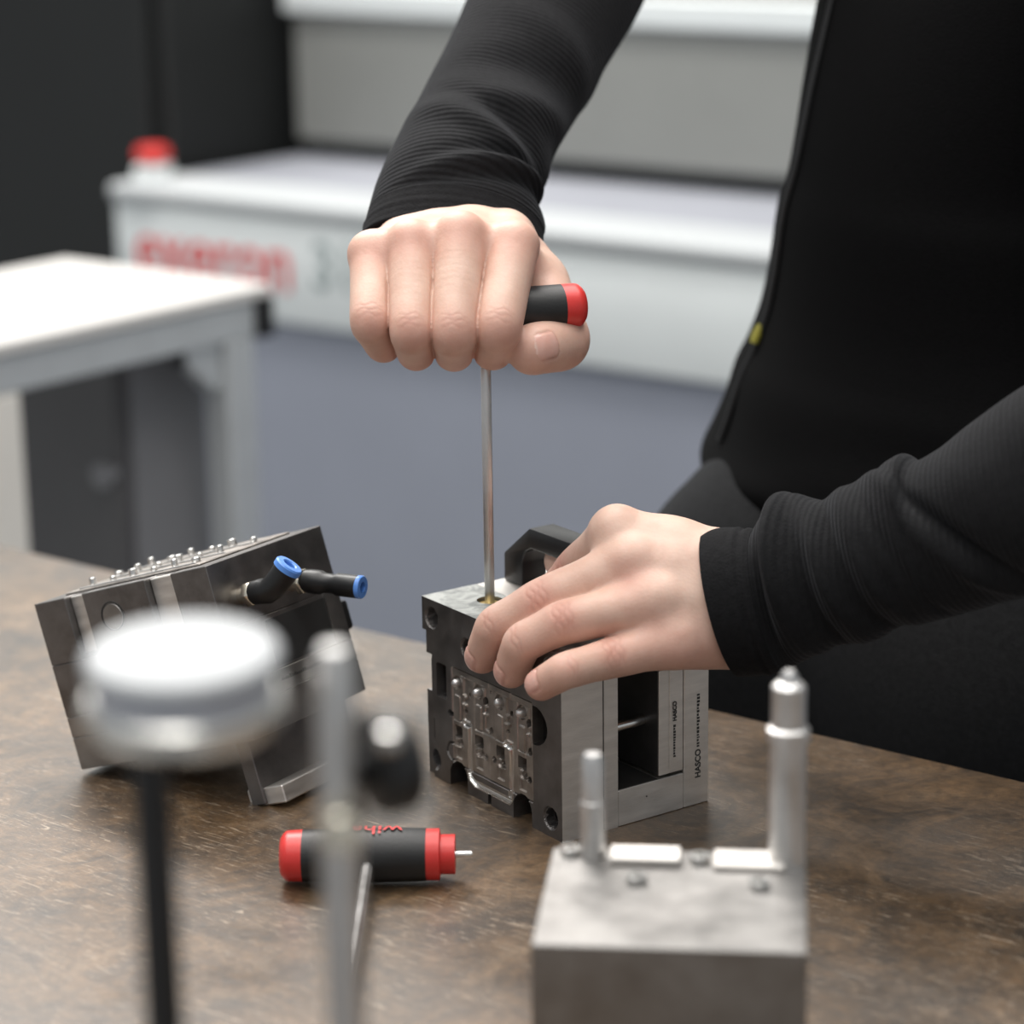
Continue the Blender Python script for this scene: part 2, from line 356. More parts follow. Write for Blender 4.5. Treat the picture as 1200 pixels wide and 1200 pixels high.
B().prism([(0, 0), (-0.045, 0), (-0.045, -0.012), (-0.012, -0.045), (0, -0.045)], 0.02, frame((-1.028, 0.828, ZT - 0.047), (0, 1, 0), (0, 0, 1), (1, 0, 0)), 0.002).obj('bracket', M['alu'], st)
B().prism([(0, 0), (-0.018, 0), (-0.0, -0.018)], 0.016, frame((-1.026, 0.783, ZT - 0.047), (0, 1, 0), (0, 0, 1), (1, 0, 0)), 0.001).obj('bracket_cap', M['black_plastic'], st)
cb = empty('tool_cabinet', M=Matrix.Translation((0, 0, FLOOR)) @ T_FRAME, label='grey tool cabinet, its front darkened as in shade, under the side table', cat='cabinet')
B().box((-1.40, 0.76, 0.03), (-1.06, 0.86, ZT - 0.055), 0.003).obj('body', M['cab_mid'], cb)
B().box((-1.40, 0.742, 0.04), (-1.065, 0.76, ZT - 0.06), 0.003).obj('door', M['cab_dark'], cb)  # the cabinet's shaded side, painted as a darker door
B().lathe([(0, 0), (0.006, 0), (0.006, 0.010), (0.012, 0.014), (0.012, 0.02), (0, 0.022)], frame((-1.068, 0.742, H0 - 0.137), (1, 0, 0), (0, 0, 1), (0, -1, 0)), 20).obj('knob', M['cab_mid'], cb)
B().box((-1.39, 0.77, 0), (-1.07, 0.85, 0.03)).obj('plinth', M['cab_dark'], cb)

# ------------------------------------------------------------------ mould under the hand
def on_plane(u, v, p0, n):
    r = ray(u, v); t = ((np.asarray(p0) - CAM) @ np.asarray(n)) / (r @ np.asarray(n)); return CAM + t * r
PHI = math.radians(55.22)
AX = np.array([math.cos(PHI), -math.sin(PHI), 0]); AY = np.array([math.sin(PHI), math.cos(PHI), 0]); AZ = np.array([0, 0, 1.0])
AL, AW, AH = 0.1122, 0.0844, 0.0890
MA = frame((0, 0, 0), AX, AY, AZ)
ma = empty('injection_mould', M=MA, label='upright steel mould block held by the hand, with black carrying handle', cat='mould')

def sstep(d, wdt=0.35): return np.clip(0.5 - d / wdt, 0, 1)           # 1 inside a shape, 0 outside (mm)
def cavity_face():
    st_ = 0.45
    xs = np.linspace(-112.2, 0, int(112.2 / st_) + 1); zs = np.linspace(0, 89, int(89 / st_) + 1)
    X, Z = np.meshgrid(xs, zs, indexing='ij'); D = np.zeros_like(X); slot = np.zeros(X.shape, int)
    rect = lambda x0, x1, z0, z1, r=0.0: (lambda qx, qz: np.hypot(np.maximum(qx, 0), np.maximum(qz, 0)) + np.minimum(np.maximum(qx, qz), 0) - r)(np.abs(X - (x0 + x1) / 2) - (x1 - x0) / 2 + r, np.abs(Z - (z0 + z1) / 2) - (z1 - z0) / 2 + r)
    circ = lambda x, z, r: np.hypot(X - x, Z - z) - r
    def cut(sd, depth): nonlocal D; D = np.maximum(D, depth * sstep(sd))
    def raise_(sd, h): nonlocal D; D = D - h * sstep(sd)
    # cavity insert: four impressions side by side
    ins = rect(-88, -22.6, 12.2, 60, 1.0); inside = sstep(ins) > 0.5
    slot[inside] = 1
    D += 0.5 * sstep(ins); cut(np.abs(ins) - 0.25, 1.2)
    cols = (-83.8, -66.3, -48.9, -31.4)
    for i, c in enumerate(cols):
        cut(rect(c - 3.6, c + 13.0 if i < 3 else c + 7.5, 33.8, 57.4), 0.9 if i % 2 else 0.65)
        cut(rect(c + 4.8, c + 10.5 if i < 3 else c + 7, 36, 56.5, 0.8), 1.5)
        cut(rect(c + 8.55, c + 8.95, 13, 60), 1.1) if i < 3 else None
        cut(circ(c - 0.4, 52.8, 3.5), 2.3)
        cut(rect(c - 3.1, c + 3.1, 26.0, 31.2, 0.5), 6.0)
        cut(circ(c + 2.2, 23.4, 2.0), 3.5); cut(rect(c - 3.2, c + 4.6, 21.4, 24.6, 1.4), 1.3)
        cut(rect(c - 2.6, c + 3.0, 15.0, 20.4, 0.4), 1.7)
    for i, c in enumerate(cols):
        raise_(rect(c - 2.3, c + 2.3, 34.8, 46.5, 0.6), 1.5)
        raise_(rect(c - 3.3, c + 3.3, 32.2, 34.2, 0.5), 1.0)
        raise_(np.abs(circ(c, 22.8, 1.9)) - 0.6, 1.4)
        raise_(circ(c + 5.6, 47.5, 1.2), 1.6)
        raise_(rect(c + 3.4, c + 7.2, 42.6, 44.2, 0.5), 1.2)
    for (x, z, r, d) in ((-89.6, 36.4, 1.5, 6), (-61.3, 49.9, 1.6, 6), (-57, 36.5, 1.7, 6), (-61, 22.7, 1.6, 6), (-25.2, 35.8, 1.6, 6), (-26, 22.1, 1.6, 6), (-26.6, 49.1, 1.5, 6),
                         (-74.3, 49.1, 1.2, 5), (-40.6, 49.5, 1.2, 5), (-53.9, 23.4, 1.5, 5), (-78.2, 40.2, 0.9, 4), (-43.4, 40.2, 0.9, 4), (-57.2, 55.5, 0.9, 4)):
        cut(circ(x, z, r), d)
    cut(np.abs(circ(-88.4, 17.5, 4.2)) - 0.5, 1.4)
    # runner
    pts = [(-78.3, 34.0), (-73.9, 34.0), (-74.1, 11.0), (-73.0, 8.6), (-69.5, 7.0), (-41.9, 7.0), (-40.4, 8.6), (-39.8, 33.0), (-44.4, 33.8)]
    dm = np.full(X.shape, 1e3)
    for (x0, z0), (x1, z1) in zip(pts, pts[1:]):
        ux, uz = x1 - x0, z1 - z0; t = np.clip(((X - x0) * ux + (Z - z0) * uz) / (ux * ux + uz * uz), 0, 1)
        dm = np.minimum(dm, np.hypot(X - x0 - t * ux, Z - z0 - t * uz))
    chn = 1.5 * np.sqrt(np.clip(1 - (dm / 1.45) ** 2, 0, 1)); D = np.maximum(D, chn + (dm < 1.45) * 0.1)
    slot[dm < 1.7] = 2
    cut(rect(-58.6, -56.6, 0, 5, 0.4), 7)
    # windows, bores, arches, stepped left edge
    cut(rect(-100.4, -92.8, 42.5, 58.6, 0.6), 15)
    cut(np.maximum(rect(-22.5, -10, 41, 59), np.hypot((X + 21.5) / 10.2, (Z - 50) / 9.0) * 9 - 9), 15)
    for x, z in ((-104.2, 80.1), (-8.0, 80.1), (-104.3, 9.0), (-9.0, 9.0), (-74.6, 72.4), (-37.6, 72.4)):
        r = 5.4 if abs(x + 56) > 30 else 4.9
        cut(circ(x, z, r), 0.9); cut(circ(x, z, r - 0.9), 5.0); cut(circ(x, z, r - 2.0), 12)
    for xc in (-83.3, -31.0):
        cut(np.minimum(circ(xc, 6.2, 7.0), rect(xc - 7.0, xc + 7.0, -5, 6.2)), 19)
    cut(rect(-120, -105.4, -10, 72.3), 2.0); cut(rect(-105.7, -104.9, 60.0, 72.3), 5); cut(rect(-105.6, -105.0, 0, 42), 3.0)
    cut(rect(-106.6, -103.4, 18.0, 30.0, 1.5), 6)
    notch = rect(-120, -106.0, 42.1, 60.2) < 0; D[notch] = 31.5
    nx, nz = X.shape
    V = np.stack([X, D, Z], -1).reshape(-1, 3) / 1000; idx = np.arange(nx * nz).reshape(nx, nz)
    q = np.stack([idx[:-1, :-1], idx[1:, :-1], idx[1:, 1:], idx[:-1, 1:]], -1).reshape(-1, 4)
    dq = D.reshape(-1)[q].min(1); keep = dq < 31.4
    fs = np.maximum.reduce([slot[:-1, :-1], slot[1:, :-1], slot[1:, 1:], slot[:-1, 1:]]).reshape(-1)
    verts = [tuple(v) for v in V]; faces = [tuple(int(i) for i in f) for f in q[keep]]; mi = list(fs[keep])
    # the four side walls of the plate
    T_ = 0.0314
    def skirt(line, m):
        base = len(verts)
        for i in line: verts.append((verts[i][0], T_, verts[i][2]))
        for k in range(len(line) - 1): faces.append((int(line[k]), base + k, base + k + 1, int(line[k + 1]))); mi.append(m)
    skirt(idx[:, 0][::-1], 3); skirt(idx[-1, :][::-1], 3); skirt(idx[0, :], 3)
    # top wall with the screw bore, filled around the hole
    me = bpy.data.meshes.new('cavity_plate'); me.from_pydata(verts, [], faces)
    for m in ('steel_dark', 'steel_insert', 'steel_bright', 'steel_side', 'steel_top'): me.materials.append(M[m])
    me.polygons.foreach_set('material_index', np.array(mi, dtype=np.int32)); me.update()
    return me
SCREW = (-0.0866, 0.0217, 0.0062)
o = link('cavity_plate', cavity_face(), None, ma)
def top_with_bore():
    b = bmesh.new(); z = AH
    c = [b.verts.new(p) for p in ((-AL, 0, z), (0, 0, z), (0, 0.0314, z), (-AL, 0.0314, z))]
    ed = [b.edges.new((c[i], c[(i + 1) % 4])) for i in range(4)]
    r = [b.verts.new((SCREW[0] + SCREW[2] * math.cos(2 * math.pi * i / 40), SCREW[1] + SCREW[2] * math.sin(2 * math.pi * i / 40), z)) for i in range(40)]
    ed += [b.edges.new((r[i], r[(i + 1) % 40])) for i in range(40)]
    bmesh.ops.triangle_fill(b, use_beauty=True, use_dissolve=False, edges=ed)
    d = [b.verts.new((v.co.x, v.co.y, z - 0.006)) for v in r]
    for i in range(40): b.faces.new((r[i], r[(i + 1) % 40], d[(i + 1) % 40], d[i]))
    b.faces.new(d)
    bmesh.ops.recalc_face_normals(b, faces=b.faces[:])
    me = bpy.data.meshes.new('top_face'); b.to_mesh(me); b.free(); return me
link('top_face', top_with_bore(), M['steel_top'], ma, 'scraped bright top face')
B().lathe([(0.0022, 0), (0.0022, 0.003), (0.0050, 0.003), (0.0052, 0.0026), (0.0054, 0.0), (0.0054, -0.002), (0, -0.002), (0, 0), (0.0022, 0)], frame((SCREW[0], SCREW[1], AH - 0.0045), (1, 0, 0), (0, 1, 0), (0, 0, 1)), 24).obj('screw', M['brass'], ma, 'brass socket screw')
B().box((-0.0002, 0.0230, 0.001), (0.00025, 0.0234, AH - 0.001)).obj('joint_line', M['seam'], ma)
for k, c in enumerate((-0.0838, -0.0663, -0.0489, -0.0314)):
    pm = B().lathe([(0, 0), (0.0021, 0), (0.0021, 0.0022), (0.0017, 0.0034), (0.0009, 0.0041), (0, 0.0043)], frame((c - 0.0004, 0.0021, 0.0528), (1, 0, 0), (0, 0, 1), (0, -1, 0)), 18)
    pm.obj('core_pin', M['steel_pin'], ma)
B().box((-AL, 0.0316, 0), (0, 0.0695, 0.0175), 0.0004).obj('spacer_block', M['steel_side'], ma)
B().box((-AL, 0.0316, 0.0715), (0, 0.0695, AH), 0.0004).obj('spacer_block', M['steel_side'], ma)
B().box((-AL + 0.002, 0.0552, 0.0190), (-0.0002, 0.0611, 0.0700), 0.0003).obj('ejector_plate', M['steel_side'], ma)
B().box((-AL + 0.002, 0.0612, 0.0190), (-0.0002, 0.0693, 0.0700), 0.0003).obj('ejector_plate', M['steel_side'], ma)
B().box((-AL + 0.003, 0.0546, 0.0195), (-0.0006, 0.0552, 0.0695)).obj('recess_shade_sheet', M['recess_dark'], ma)  # thin dark sheet added to paint the recess's shade onto the ejector plate
B().box((-AL + 0.003, 0.0318, 0.0175), (-0.0006, 0.0545, 0.0179)).obj('recess_shade_floor', M['recess_dark'], ma)  # second dark sheet, painting shade on the recess floor
B().box((-AL, 0.0697, 0), (0, AW, AH), 0.0005).obj('clamp_plate', M['steel_side'], ma)
pp = MA.inverted() @ Vector(on_plane(742, 846, -0.012 * AX, AX))
B().cyl((pp.x, 0.030, pp.z), (pp.x, 0.0553, pp.z), 0.0030, seg=20).obj('return_pin', M['steel_bright'], ma)
B().cyl((pp.x, 0.030, pp.z + 0.0), (pp.x, 0.0318, pp.z), 0.0048, seg=20).obj('pin_bush', M['steel_dark'], ma)
for (y, z) in ((0.0478, 0.0111), (0.0735, 0.083), (0.041, 0.0825)): B().cyl((-0.0005, y, z), (0.00012, y, z), 0.0004, seg=10).obj('punch_mark', M['ink'], ma)
B().cyl((-0.030, 0.0470, 0.0175), (-0.030, 0.0470, 0.0183), 0.0022, seg=16).obj('stud', M['steel_pin'], ma)
B().cyl((-0.012, 0.0549, 0.0290), (-0.012, 0.0554, 0.0290), 0.0011, seg=12).obj('stud', M['steel_pin'], ma)
def side_print(txt, size, y, z, sx=1.0):
    me = text_mesh(txt, size, 0.00005)      # reads upwards on the +x side
    me.transform(Matrix(((0, 0, 1, 0.00008), (0, -1, 0, y), (sx, 0, 0, z), (0, 0, 0, 1)))); return me
link('engraving', side_print('HASCO', 0.0044, 0.0793, 0.0132, 0.95), M['ink'], ma, 'black HASCO engraving')
mk = B()
random.seed(3); zz = 0.0285
while zz < 0.054:
    h = random.uniform(0.0006, 0.0014); mk.box((0, 0.0772, zz), (0.00012, 0.0772 + random.uniform(0.0010, 0.0017), zz + h)); zz += h + 0.0005
mk.obj('engraving', M['ink'], ma, 'row of tiny engraved marks')
link('engraving', side_print('HASCO', 0.0030, 0.0652, 0.0440, 0.95), M['ink'], ma, 'small HASCO engraving')
mk = B(); zz = 0.0265
while zz < 0.042:
    h = random.uniform(0.0005, 0.0012); mk.box((-0.0002, 0.0636, zz), (0.00002, 0.0636 + random.uniform(0.0008, 0.0012), zz + h)); zz += h + 0.0004
mk.obj('engraving', M['ink'], ma, 'row of tiny engraved marks')
# black carrying handle on top
def handle_profile():
    out = [(-0.1097, 0), (-0.1097, 0.0140), (-0.0880, 0.0307), (-0.0500, 0.0307), (-0.0300, 0.0150), (-0.0300, 0)]
    inn = [(-0.0440, 0), (-0.0440, 0.0120), (-0.0460, 0.0175), (-0.0515, 0.0205), (-0.0870, 0.0205), (-0.0920, 0.0180), (-0.0943, 0.0125), (-0.0943, 0)]
    return out + inn
B().prism(handle_profile(), 0.0145, frame((0, 0.0604, AH), (1, 0, 0), (0, 0, 1), (0, -1, 0)), 0.0010, 2).obj('carrying_handle', M['black_gloss'], ma, 'black plastic carrying handle', smooth=40)
# blue hose coupling on the hidden left side
bp_ = MA.inverted() @ Vector(on_plane(489, 819, 0.012 * AY, AY))
ft = B().cyl((-AL + 0.001, 0.012, bp_.z), (-AL - 0.004, 0.012, bp_.z), 0.0052, seg=24, bev=0.0003).obj('hose_coupling', M['black_plastic'], ma)
B().lathe([(0.0026, 0), (0.0050, 0), (0.0054, 0.0006), (0.0054, 0.0028), (0.0048, 0.0034), (0.0026, 0.0034), (0.0026, 0)], frame((-AL - 0.004, 0.012, bp_.z), (0, 1, 0), (0, 0, -1), (-1, 0, 0)), 24).obj('collar', M['blue'], ft, 'blue release collar')

# ------------------------------------------------------------------ second mould, tipped on its rail
E1 = np.array([0.533, 0.846, -0.023]); E2 = np.array([-0.809, 0.501, -0.307])
E1 /= np.linalg.norm(E1); E2 = E2 - E1 * (E1 @ E2); E2 /= np.linalg.norm(E2); E3 = np.cross(E1, E2)
BP = np.array([-0.1613, 0.0548, 0.1160]) - 0.0835 * E3
MB_ = frame(BP, E1, E2, E3); MBI = MB_.inverted()
def bface(u, v): return MBI @ Vector(on_plane(u, v, BP, E2))      # a spot on the right-hand side (y = 0)
mb = empty('injection_mould', M=MB_, label='tilted steel mould block with pins on top and black air fittings', cat='mould')
def notched(z0, z1, nm, m, notch=True, inset=0.0):
    p = [(inset, 0), (0.089, 0), (0.089, 0.112), (inset, 0.112)]
    if notch: p += [(0, 0.0915), (0.007, 0.0915), (0.007, 0.0800), (0, 0.0800), (0, 0.0390), (0.009, 0.0390), (0.009, 0.0225), (0, 0.0225)]
    return B().prism(p, z1 - z0, frame((0, 0, z0), (1, 0, 0), (0, 1, 0), (0, 0, 1)), 0.0003).obj(nm, m, mb)
notched(0.0525, 0.0835, 'cavity_plate', M['steel_dark'])
notched(0.0262, 0.0523, 'support_plate', M['steel_dark'], False)
notched(0.0160, 0.0260, 'support_plate', M['steel_mid'], False)
notched(0.0, 0.0158, 'clamp_plate', M['steel_mid'], False)
B().box((0.004, 0.0800, 0.055), (0.0072, 0.0915, 0.083), 0.0005).obj('slide', M['steel_side'], mb)
B().box((0.004, 0.0225, 0.055), (0.0092, 0.0390, 0.083), 0.0005).obj('slide', M['steel_side'], mb)
B().cyl((0.004, 0.064, 0.070), (-0.0003, 0.064, 0.070), 0.0062, seg=28, bev=0.0003).obj('plug', M['steel_mid'], mb)
B().lathe([(0.0066, -0.0002), (0.0072, -0.0002), (0.0072, 0.0003), (0.0066, 0.0003), (0.0066, -0.0002)], frame((0, 0.064, 0.070), (0, 1, 0), (0, 0, 1), (-1, 0, 0)), 28).obj('bore_ring', M['ink'], mb)
B().box((0.010, 0.012, 0.0835), (0.080, 0.100, 0.0846), 0.0004).obj('cavity_insert', M['steel_insert'], mb)
for i in range(6):
    for j in range(3):
        y = 0.022 + i * 0.0135 + 0.003 * (j % 2); x = 0.020 + j * 0.022; h = 0.0040 if (i + j) % 2 else 0.0026
        B().cyl((x, y, 0.0846), (x, y, 0.0846 + h), 0.0017 if (i + j) % 3 else 0.0023, seg=14, bev=0.0004).obj('core_pin', M['steel_bright'], mb)
for i in range(3): B().box((0.014 + i * 0.022, 0.018, 0.0846), (0.0155 + i * 0.022, 0.094, 0.0853), 0.0003).obj('runner_rib', M['steel_pin'], mb)
# side opening, joint lines, edge light
B().box((0.030, -0.0002, 0.0275), (0.0760, 0.004, 0.0500)).obj('side_opening_shade', M['dark_hole'], mb)  # dark slab painting the opening's shade, nothing is cut here
B().box((0.0763, -0.0005, 0.0262), (0.0770, 0.0005, 0.0520)).obj('joint_line', M['steel_bright'], mb)
for z in (0.0261, 0.0159): B().box((0.002, -0.0003, z - 0.0002), (0.088, 0.0003, z + 0.0002)).obj('joint_line', M['steel_bright'], mb)
mk = B(); xx = 0.030
while xx < 0.075:
    h = random.uniform(0.0006, 0.0013); mk.box((xx, -0.00012, 0.0205), (xx + h, 0, 0.0205 + random.uniform(0.0010, 0.0018))); xx += h + 0.0005
mk.obj('engraving', M['ink'], mb, 'row of tiny engraved marks')
B().box((0.0890, 0.002, 0.0300), (0.0965, 0.030, 0.0450), 0.002, 2).obj('carrying_handle', M['black_plastic'], mb, 'black plastic handle stub')
# rail the block leans on
BASEDZ = 0.0335
B().box((0.010, 0.0130, -BASEDZ + 0.001), (0.086, 0.0210, -0.0002), 0.0004).obj('base_web', M['steel_dark'], mb)
B().box((0.012, 0.0020, -BASEDZ), (0.088, 0.0240, -BASEDZ + 0.0085), 0.0006).obj('base_rail', M['steel_side'], mb)
# push-in air fittings
def fitting_a():
    q = bface(283, 698); f = B().cyl((q.x, 0.001, q.z), (q.x, -0.005, q.z), 0.0040, seg=20).obj('air_fitting', M['nickel'], mb, 'nickel threaded nipple with black elbow')
    hx = [(0.0062 * math.cos(math.pi / 3 * i), 0.0062 * math.sin(math.pi / 3 * i)) for i in range(6)]
    B().prism(hx, 0.0042, frame((q.x, -0.004, q.z), (1, 0, 0), (0, 0, 1), (0, -1, 0)), 0.0004).obj('nut', M['nickel'], f)
    c = Vector((q.x, -0.0190, q.z - 0.0005)); e = c + Vector((0.0030, -0.0085, 0.0075))
    B().tube([(q.x, -0.0080, q.z), (q.x, -0.0130, q.z), c + Vector((0, 0.003, 0)), c + Vector((0.0003, -0.0005, 0.0012)), c + (e - c) * 0.5, e], [0.0056, 0.0060, 0.0060, 0.0060, 0.0060, 0.0062], 20).obj('elbow', M['black_plastic'], f)
    Mx, _ = axis_frame(e, e + (e - c))
    B().lathe([(0.0030, -0.004), (0.0030, 0.0030), (0.0036, 0.0036), (0.0062, 0.0034), (0.0068, 0.0026), (0.0068, 0.0002), (0.0060, 0), (0.0030, -0.004)], Mx, 28).obj('collar', M['blue'], f, 'blue release collar')
    B().lathe([(0, -0.003), (0.0031, -0.003)], Mx, 20).obj('tube_bore', M['dark_hole'], f)
fitting_a()
def fitting_b():
    q = bface(341, 684); f = B().cyl((q.x, 0.001, q.z), (q.x, -0.006, q.z), 0.0040, seg=20).obj('air_fitting', M['nickel'], mb, 'nickel nut with black straight coupling')
    hx = [(0.0064 * math.cos(math.pi / 3 * i), 0.0064 * math.sin(math.pi / 3 * i)) for i in range(6)]
    B().prism(hx, 0.004, frame((q.x, -0.005, q.z), (1, 0, 0), (0, 0, 1), (0, -1, 0)), 0.0004).obj('nut', M['nickel'], f)
    a_ = Vector((q.x, -0.009, q.z)); b_ = a_ + Vector((0.004, -0.0265, -0.0085)); d = b_ - a_
    B().tube([a_, a_ + d * 0.1, a_ + d * 0.3, a_ + d * 0.36, a_ + d * 0.55, a_ + d * 0.62, b_], [0.0054, 0.0058, 0.0058, 0.0048, 0.0046, 0.0055, 0.0055], 20).obj('coupling_body', M['black_plastic'], f)
    Mx, _ = axis_frame(b_, b_ + d)
    B().lathe([(0.0026, -0.002), (0.0026, 0.0024), (0.0052, 0.0024), (0.0056, 0.0018), (0.0056, 0.0002), (0.0050, 0), (0.0026, -0.002)], Mx, 28).obj('collar', M['blue'], f, 'blue release collar')
fitting_b()

# ------------------------------------------------------------------ hex drivers with cross handles
def hex_rod(p0, p1, r):
    Mx, L_ = axis_frame(p0, p1)
    return B().prism([(r * math.cos(math.pi / 3 * i), r * math.sin(math.pi / 3 * i)) for i in range(6)], L_, Mx, 0.0003)
def handle_mesh(x0, x1, rf, Mx, seg=36, oval=0.93, n=14, cap0=True, cap1=True):
    prof = ([(0, x0)] if cap0 else []) + [(rf(x0 + (x1 - x0) * i / n), x0 + (x1 - x0) * i / n) for i in range(n + 1)] + ([(0, x1)] if cap1 else [])
    return B().lathe(prof, Mx, seg, 1.0, oval)
SW = np.array(MA @ Vector((SCREW[0], SCREW[1], AH)))
HC = SW + np.array([0, 0, 0.1375])                      # centre of the held handle
psi, til = math.radians(14), math.radians(1)
HX = np.array([math.cos(psi) * math.cos(til), math.sin(psi) * math.cos(til), math.sin(til)])
t1 = empty('hex_driver', loc=SW - np.array([0, 0, 0.003]), label='upright hex driver with black and red cross handle gripped by the fist', cat='screwdriver', group=None)
t1m = Matrix.Translation(-Vector(t1.location))
def held(x0, x1, rf, **k): return handle_mesh(x0, x1, rf, t1m @ axis_frame(HC, HC + HX)[0], **k)
rh = lambda x: 0.0111 + 0.0010 * math.exp(-(x / 0.016) ** 2) - 0.0035 * max(0, (abs(x) - 0.0425) / 0.0045) ** 2.2
held(-0.0330, 0.0365, rh).obj('grip', M['black_grip'], t1)
held(0.0365, 0.0470, rh).obj('end_cap', M['red'], t1, 'red end cap')
held(-0.0400, -0.0330, lambda x: rh(x) - 0.003 * max(0, (-x - 0.037) / 0.003) ** 2).obj('end_cap', M['red'], t1, 'red end cap')
B().cyl(Vector(HC) - t1.location - Vector((0, 0, 0.020)), Vector(HC) - t1.location, 0.0055, 0.0085, seg=24).obj('neck', M['red'], t1)
hex_rod((0, 0, 0), Vector(HC) - t1.location, 0.0027).obj('blade', M['steel_pin'], t1, 'bare steel blade')

D2 = on_plane(432, 1002, (0, 0, 0.0125), (0, 0, 1)); D2R = on_plane(531, 1001, (0, 0, 0.0125), (0, 0, 1)); D2X = (D2R - D2) / np.linalg.norm(D2R - D2)
t2 = empty('hex_driver', loc=(D2[0], D2[1], 0), label='black and red cross-handle hex driver lying on the bench front', cat='screwdriver')
c2 = Vector((0, 0, 0.0125)); F2 = axis_frame(c2, c2 + Vector(D2X))[0]
r2 = lambda x: 0.0124 - 0.0007 * (abs(x) / 0.03) ** 2
handle_mesh(-0.0285, 0.0250, r2, F2, oval=0.95).obj('grip', M['black_grip'], t2)
handle_mesh(-0.0380, -0.0285, lambda x: r2(x) - 0.003 * max(0, (-x - 0.0345) / 0.0035) ** 2, F2, oval=0.95).obj('end_cap', M['red'], t2, 'red end cap')
nose = handle_mesh(0.0250, 0.0375, lambda x: 0.0117 if x < 0.0312 else 0.0090, F2, oval=0.95, n=26).obj('nose', M['red'], t2, 'stepped red nose')
B().lathe([(0, 0.036), (0.0016, 0.036), (0.0016, 0.0446), (0.0012, 0.0450), (0, 0.0450)], F2, 16).obj('side_tip', M['steel_bright'], t2, 'short bright side tip')
per = Vector((D2X[1], -D2X[0], 0)).normalized()                # towards the camera
hex_rod(c2 + per * 0.006, c2 + per * 0.165 + Vector((0, 0, -0.0098)), 0.0026).obj('blade', M['steel_pin'], t2)
def driver_text():
    me = text_mesh('wiha', 0.0125, 0.0, bold=0.004)
    bm = bmesh.new(); bm.from_mesh(me); bmesh.ops.triangulate(bm, faces=bm.faces[:])
    bmesh.ops.subdivide_edges(bm, edges=bm.edges[:], cuts=1)
    xs = [v.co.x for v in bm.verts]; w_ = max(xs)
    for v in bm.verts:
        ax = 0.0150 - v.co.x * 0.95; ang = math.radians(108) - v.co.y / 0.0124        # upside down, seen from the front
        r = r2(ax) * 1.012
        yv = Vector((0, 0, 1)); dirv = per * math.cos(ang) * 0.97 + yv * math.sin(ang)
        v.co = c2 + Vector(D2X) * ax + dirv * r
    bm.to_mesh(me); bm.free(); return me
link('lettering', driver_text(), M['red_print'], t2, 'red wiha lettering')

# ------------------------------------------------------------------ out-of-focus things near the lens
M['dial_white'] = mat('white_enamel', (0.40, 0.415, 0.43), 0.4, 0, 0.02, 30)
M['bezel'] = mat('bright_bezel', (0.78, 0.77, 0.73), 0.25, 1.0, 0.06, 30)
M['cast_grey'] = mat('grey_enamel', (0.40, 0.41, 0.46), 0.4, 0.2, 0.05, 30)
GD = 0.62 / 0.78
gx = at(213, 760, 0.62)
dg_ = empty('dial_gauge', loc=(gx[0], gx[1], 0), label='round white-topped dial gauge on a black post', cat='gauge')
tl = Matrix.Translation((0, 0, gx[2])) @ Matrix.Rotation(math.radians(4), 4, 'X') @ Matrix.Scale(GD, 4)
B().lathe([(0, 0), (0.0280, 0), (0.0296, -0.0012), (0.0300, -0.0045), (0.0290, -0.0062), (0, -0.0062)], tl, 56).obj('dial_cover', M['dial_white'], dg_, 'white dial cover')
B().lathe([(0, -0.006), (0.0283, -0.0062), (0.0283, -0.0140), (0, -0.0140)], tl, 56).obj('case', M['cast_grey'], dg_)
B().lathe([(0, -0.0138), (0.0296, -0.0138), (0.0312, -0.0155), (0.0312, -0.0210), (0.0285, -0.0240), (0, -0.0245)], tl, 56).obj('bezel', M['bezel'], dg_, 'bright metal bezel')
B().cyl((-0.0091, 0, gx[2] - 0.018), (-0.0091, 0, 0.018), 0.0050, seg=28).obj('post', M['black_plastic'], dg_)
B().lathe([(0, 0), (0.019, 0), (0.019, 0.014), (0.016, 0.019), (0, 0.019)], Matrix.Translation((-0.0091, 0, 0)), 40).obj('base', M['black_plastic'], dg_)

sx_ = at(396, 900, 0.64); ztop = at(396, 742, 0.64)[2]
gs = empty('gauge_stand', loc=(sx_[0], sx_[1], 0), label='grey steel stand column with round black clamping knob', cat='stand')
B().lathe([(0, ztop), (0.0032, ztop - 0.0006), (0.0048, ztop - 0.004), (0.0051, ztop - 0.02), (0.0051, 0.02), (0, 0.02)], None, 28).obj('column', M['steel_pin'], gs)
zk = at(447, 908, 0.64)[2]
kd = Vector((0.86, 0.50, 0.05)).normalized(); ko = Vector((0.0045, 0.0025, zk))
B().lathe([(0, 0), (0.005, 0), (0.005, 0.003), (0.0124, 0.004), (0.0140, 0.006), (0.0140, 0.0125), (0.0125, 0.0145), (0, 0.0150)], axis_frame(ko, ko + kd)[0], 40).obj('clamp_knob', M['black_plastic'], gs, 'black round clamping knob')
kb = at(456, 866, 0.629) - np.array(gs.location)
B().lathe([(0, -0.0030), (0.0022, -0.0022), (0.0030, 0), (0.0022, 0.0022), (0, 0.0030)], Matrix.Translation(kb), 24).obj('knob_glint', M['steel_bright'], gs)  # steel bead added in place of a specular glint on the knob
bb = at(400, 978, 0.629) - np.array(gs.location)
B().cyl(Vector(bb) + Vector((0, 0.012, 0)), Vector(bb), 0.0052, seg=24, bev=0.001).obj('clamp_bolt', M['nickel'], gs)
B().box((-0.015, -0.020, 0), (0.015, 0.020, 0.022), 0.002).obj('base', M['cast_grey'], gs)

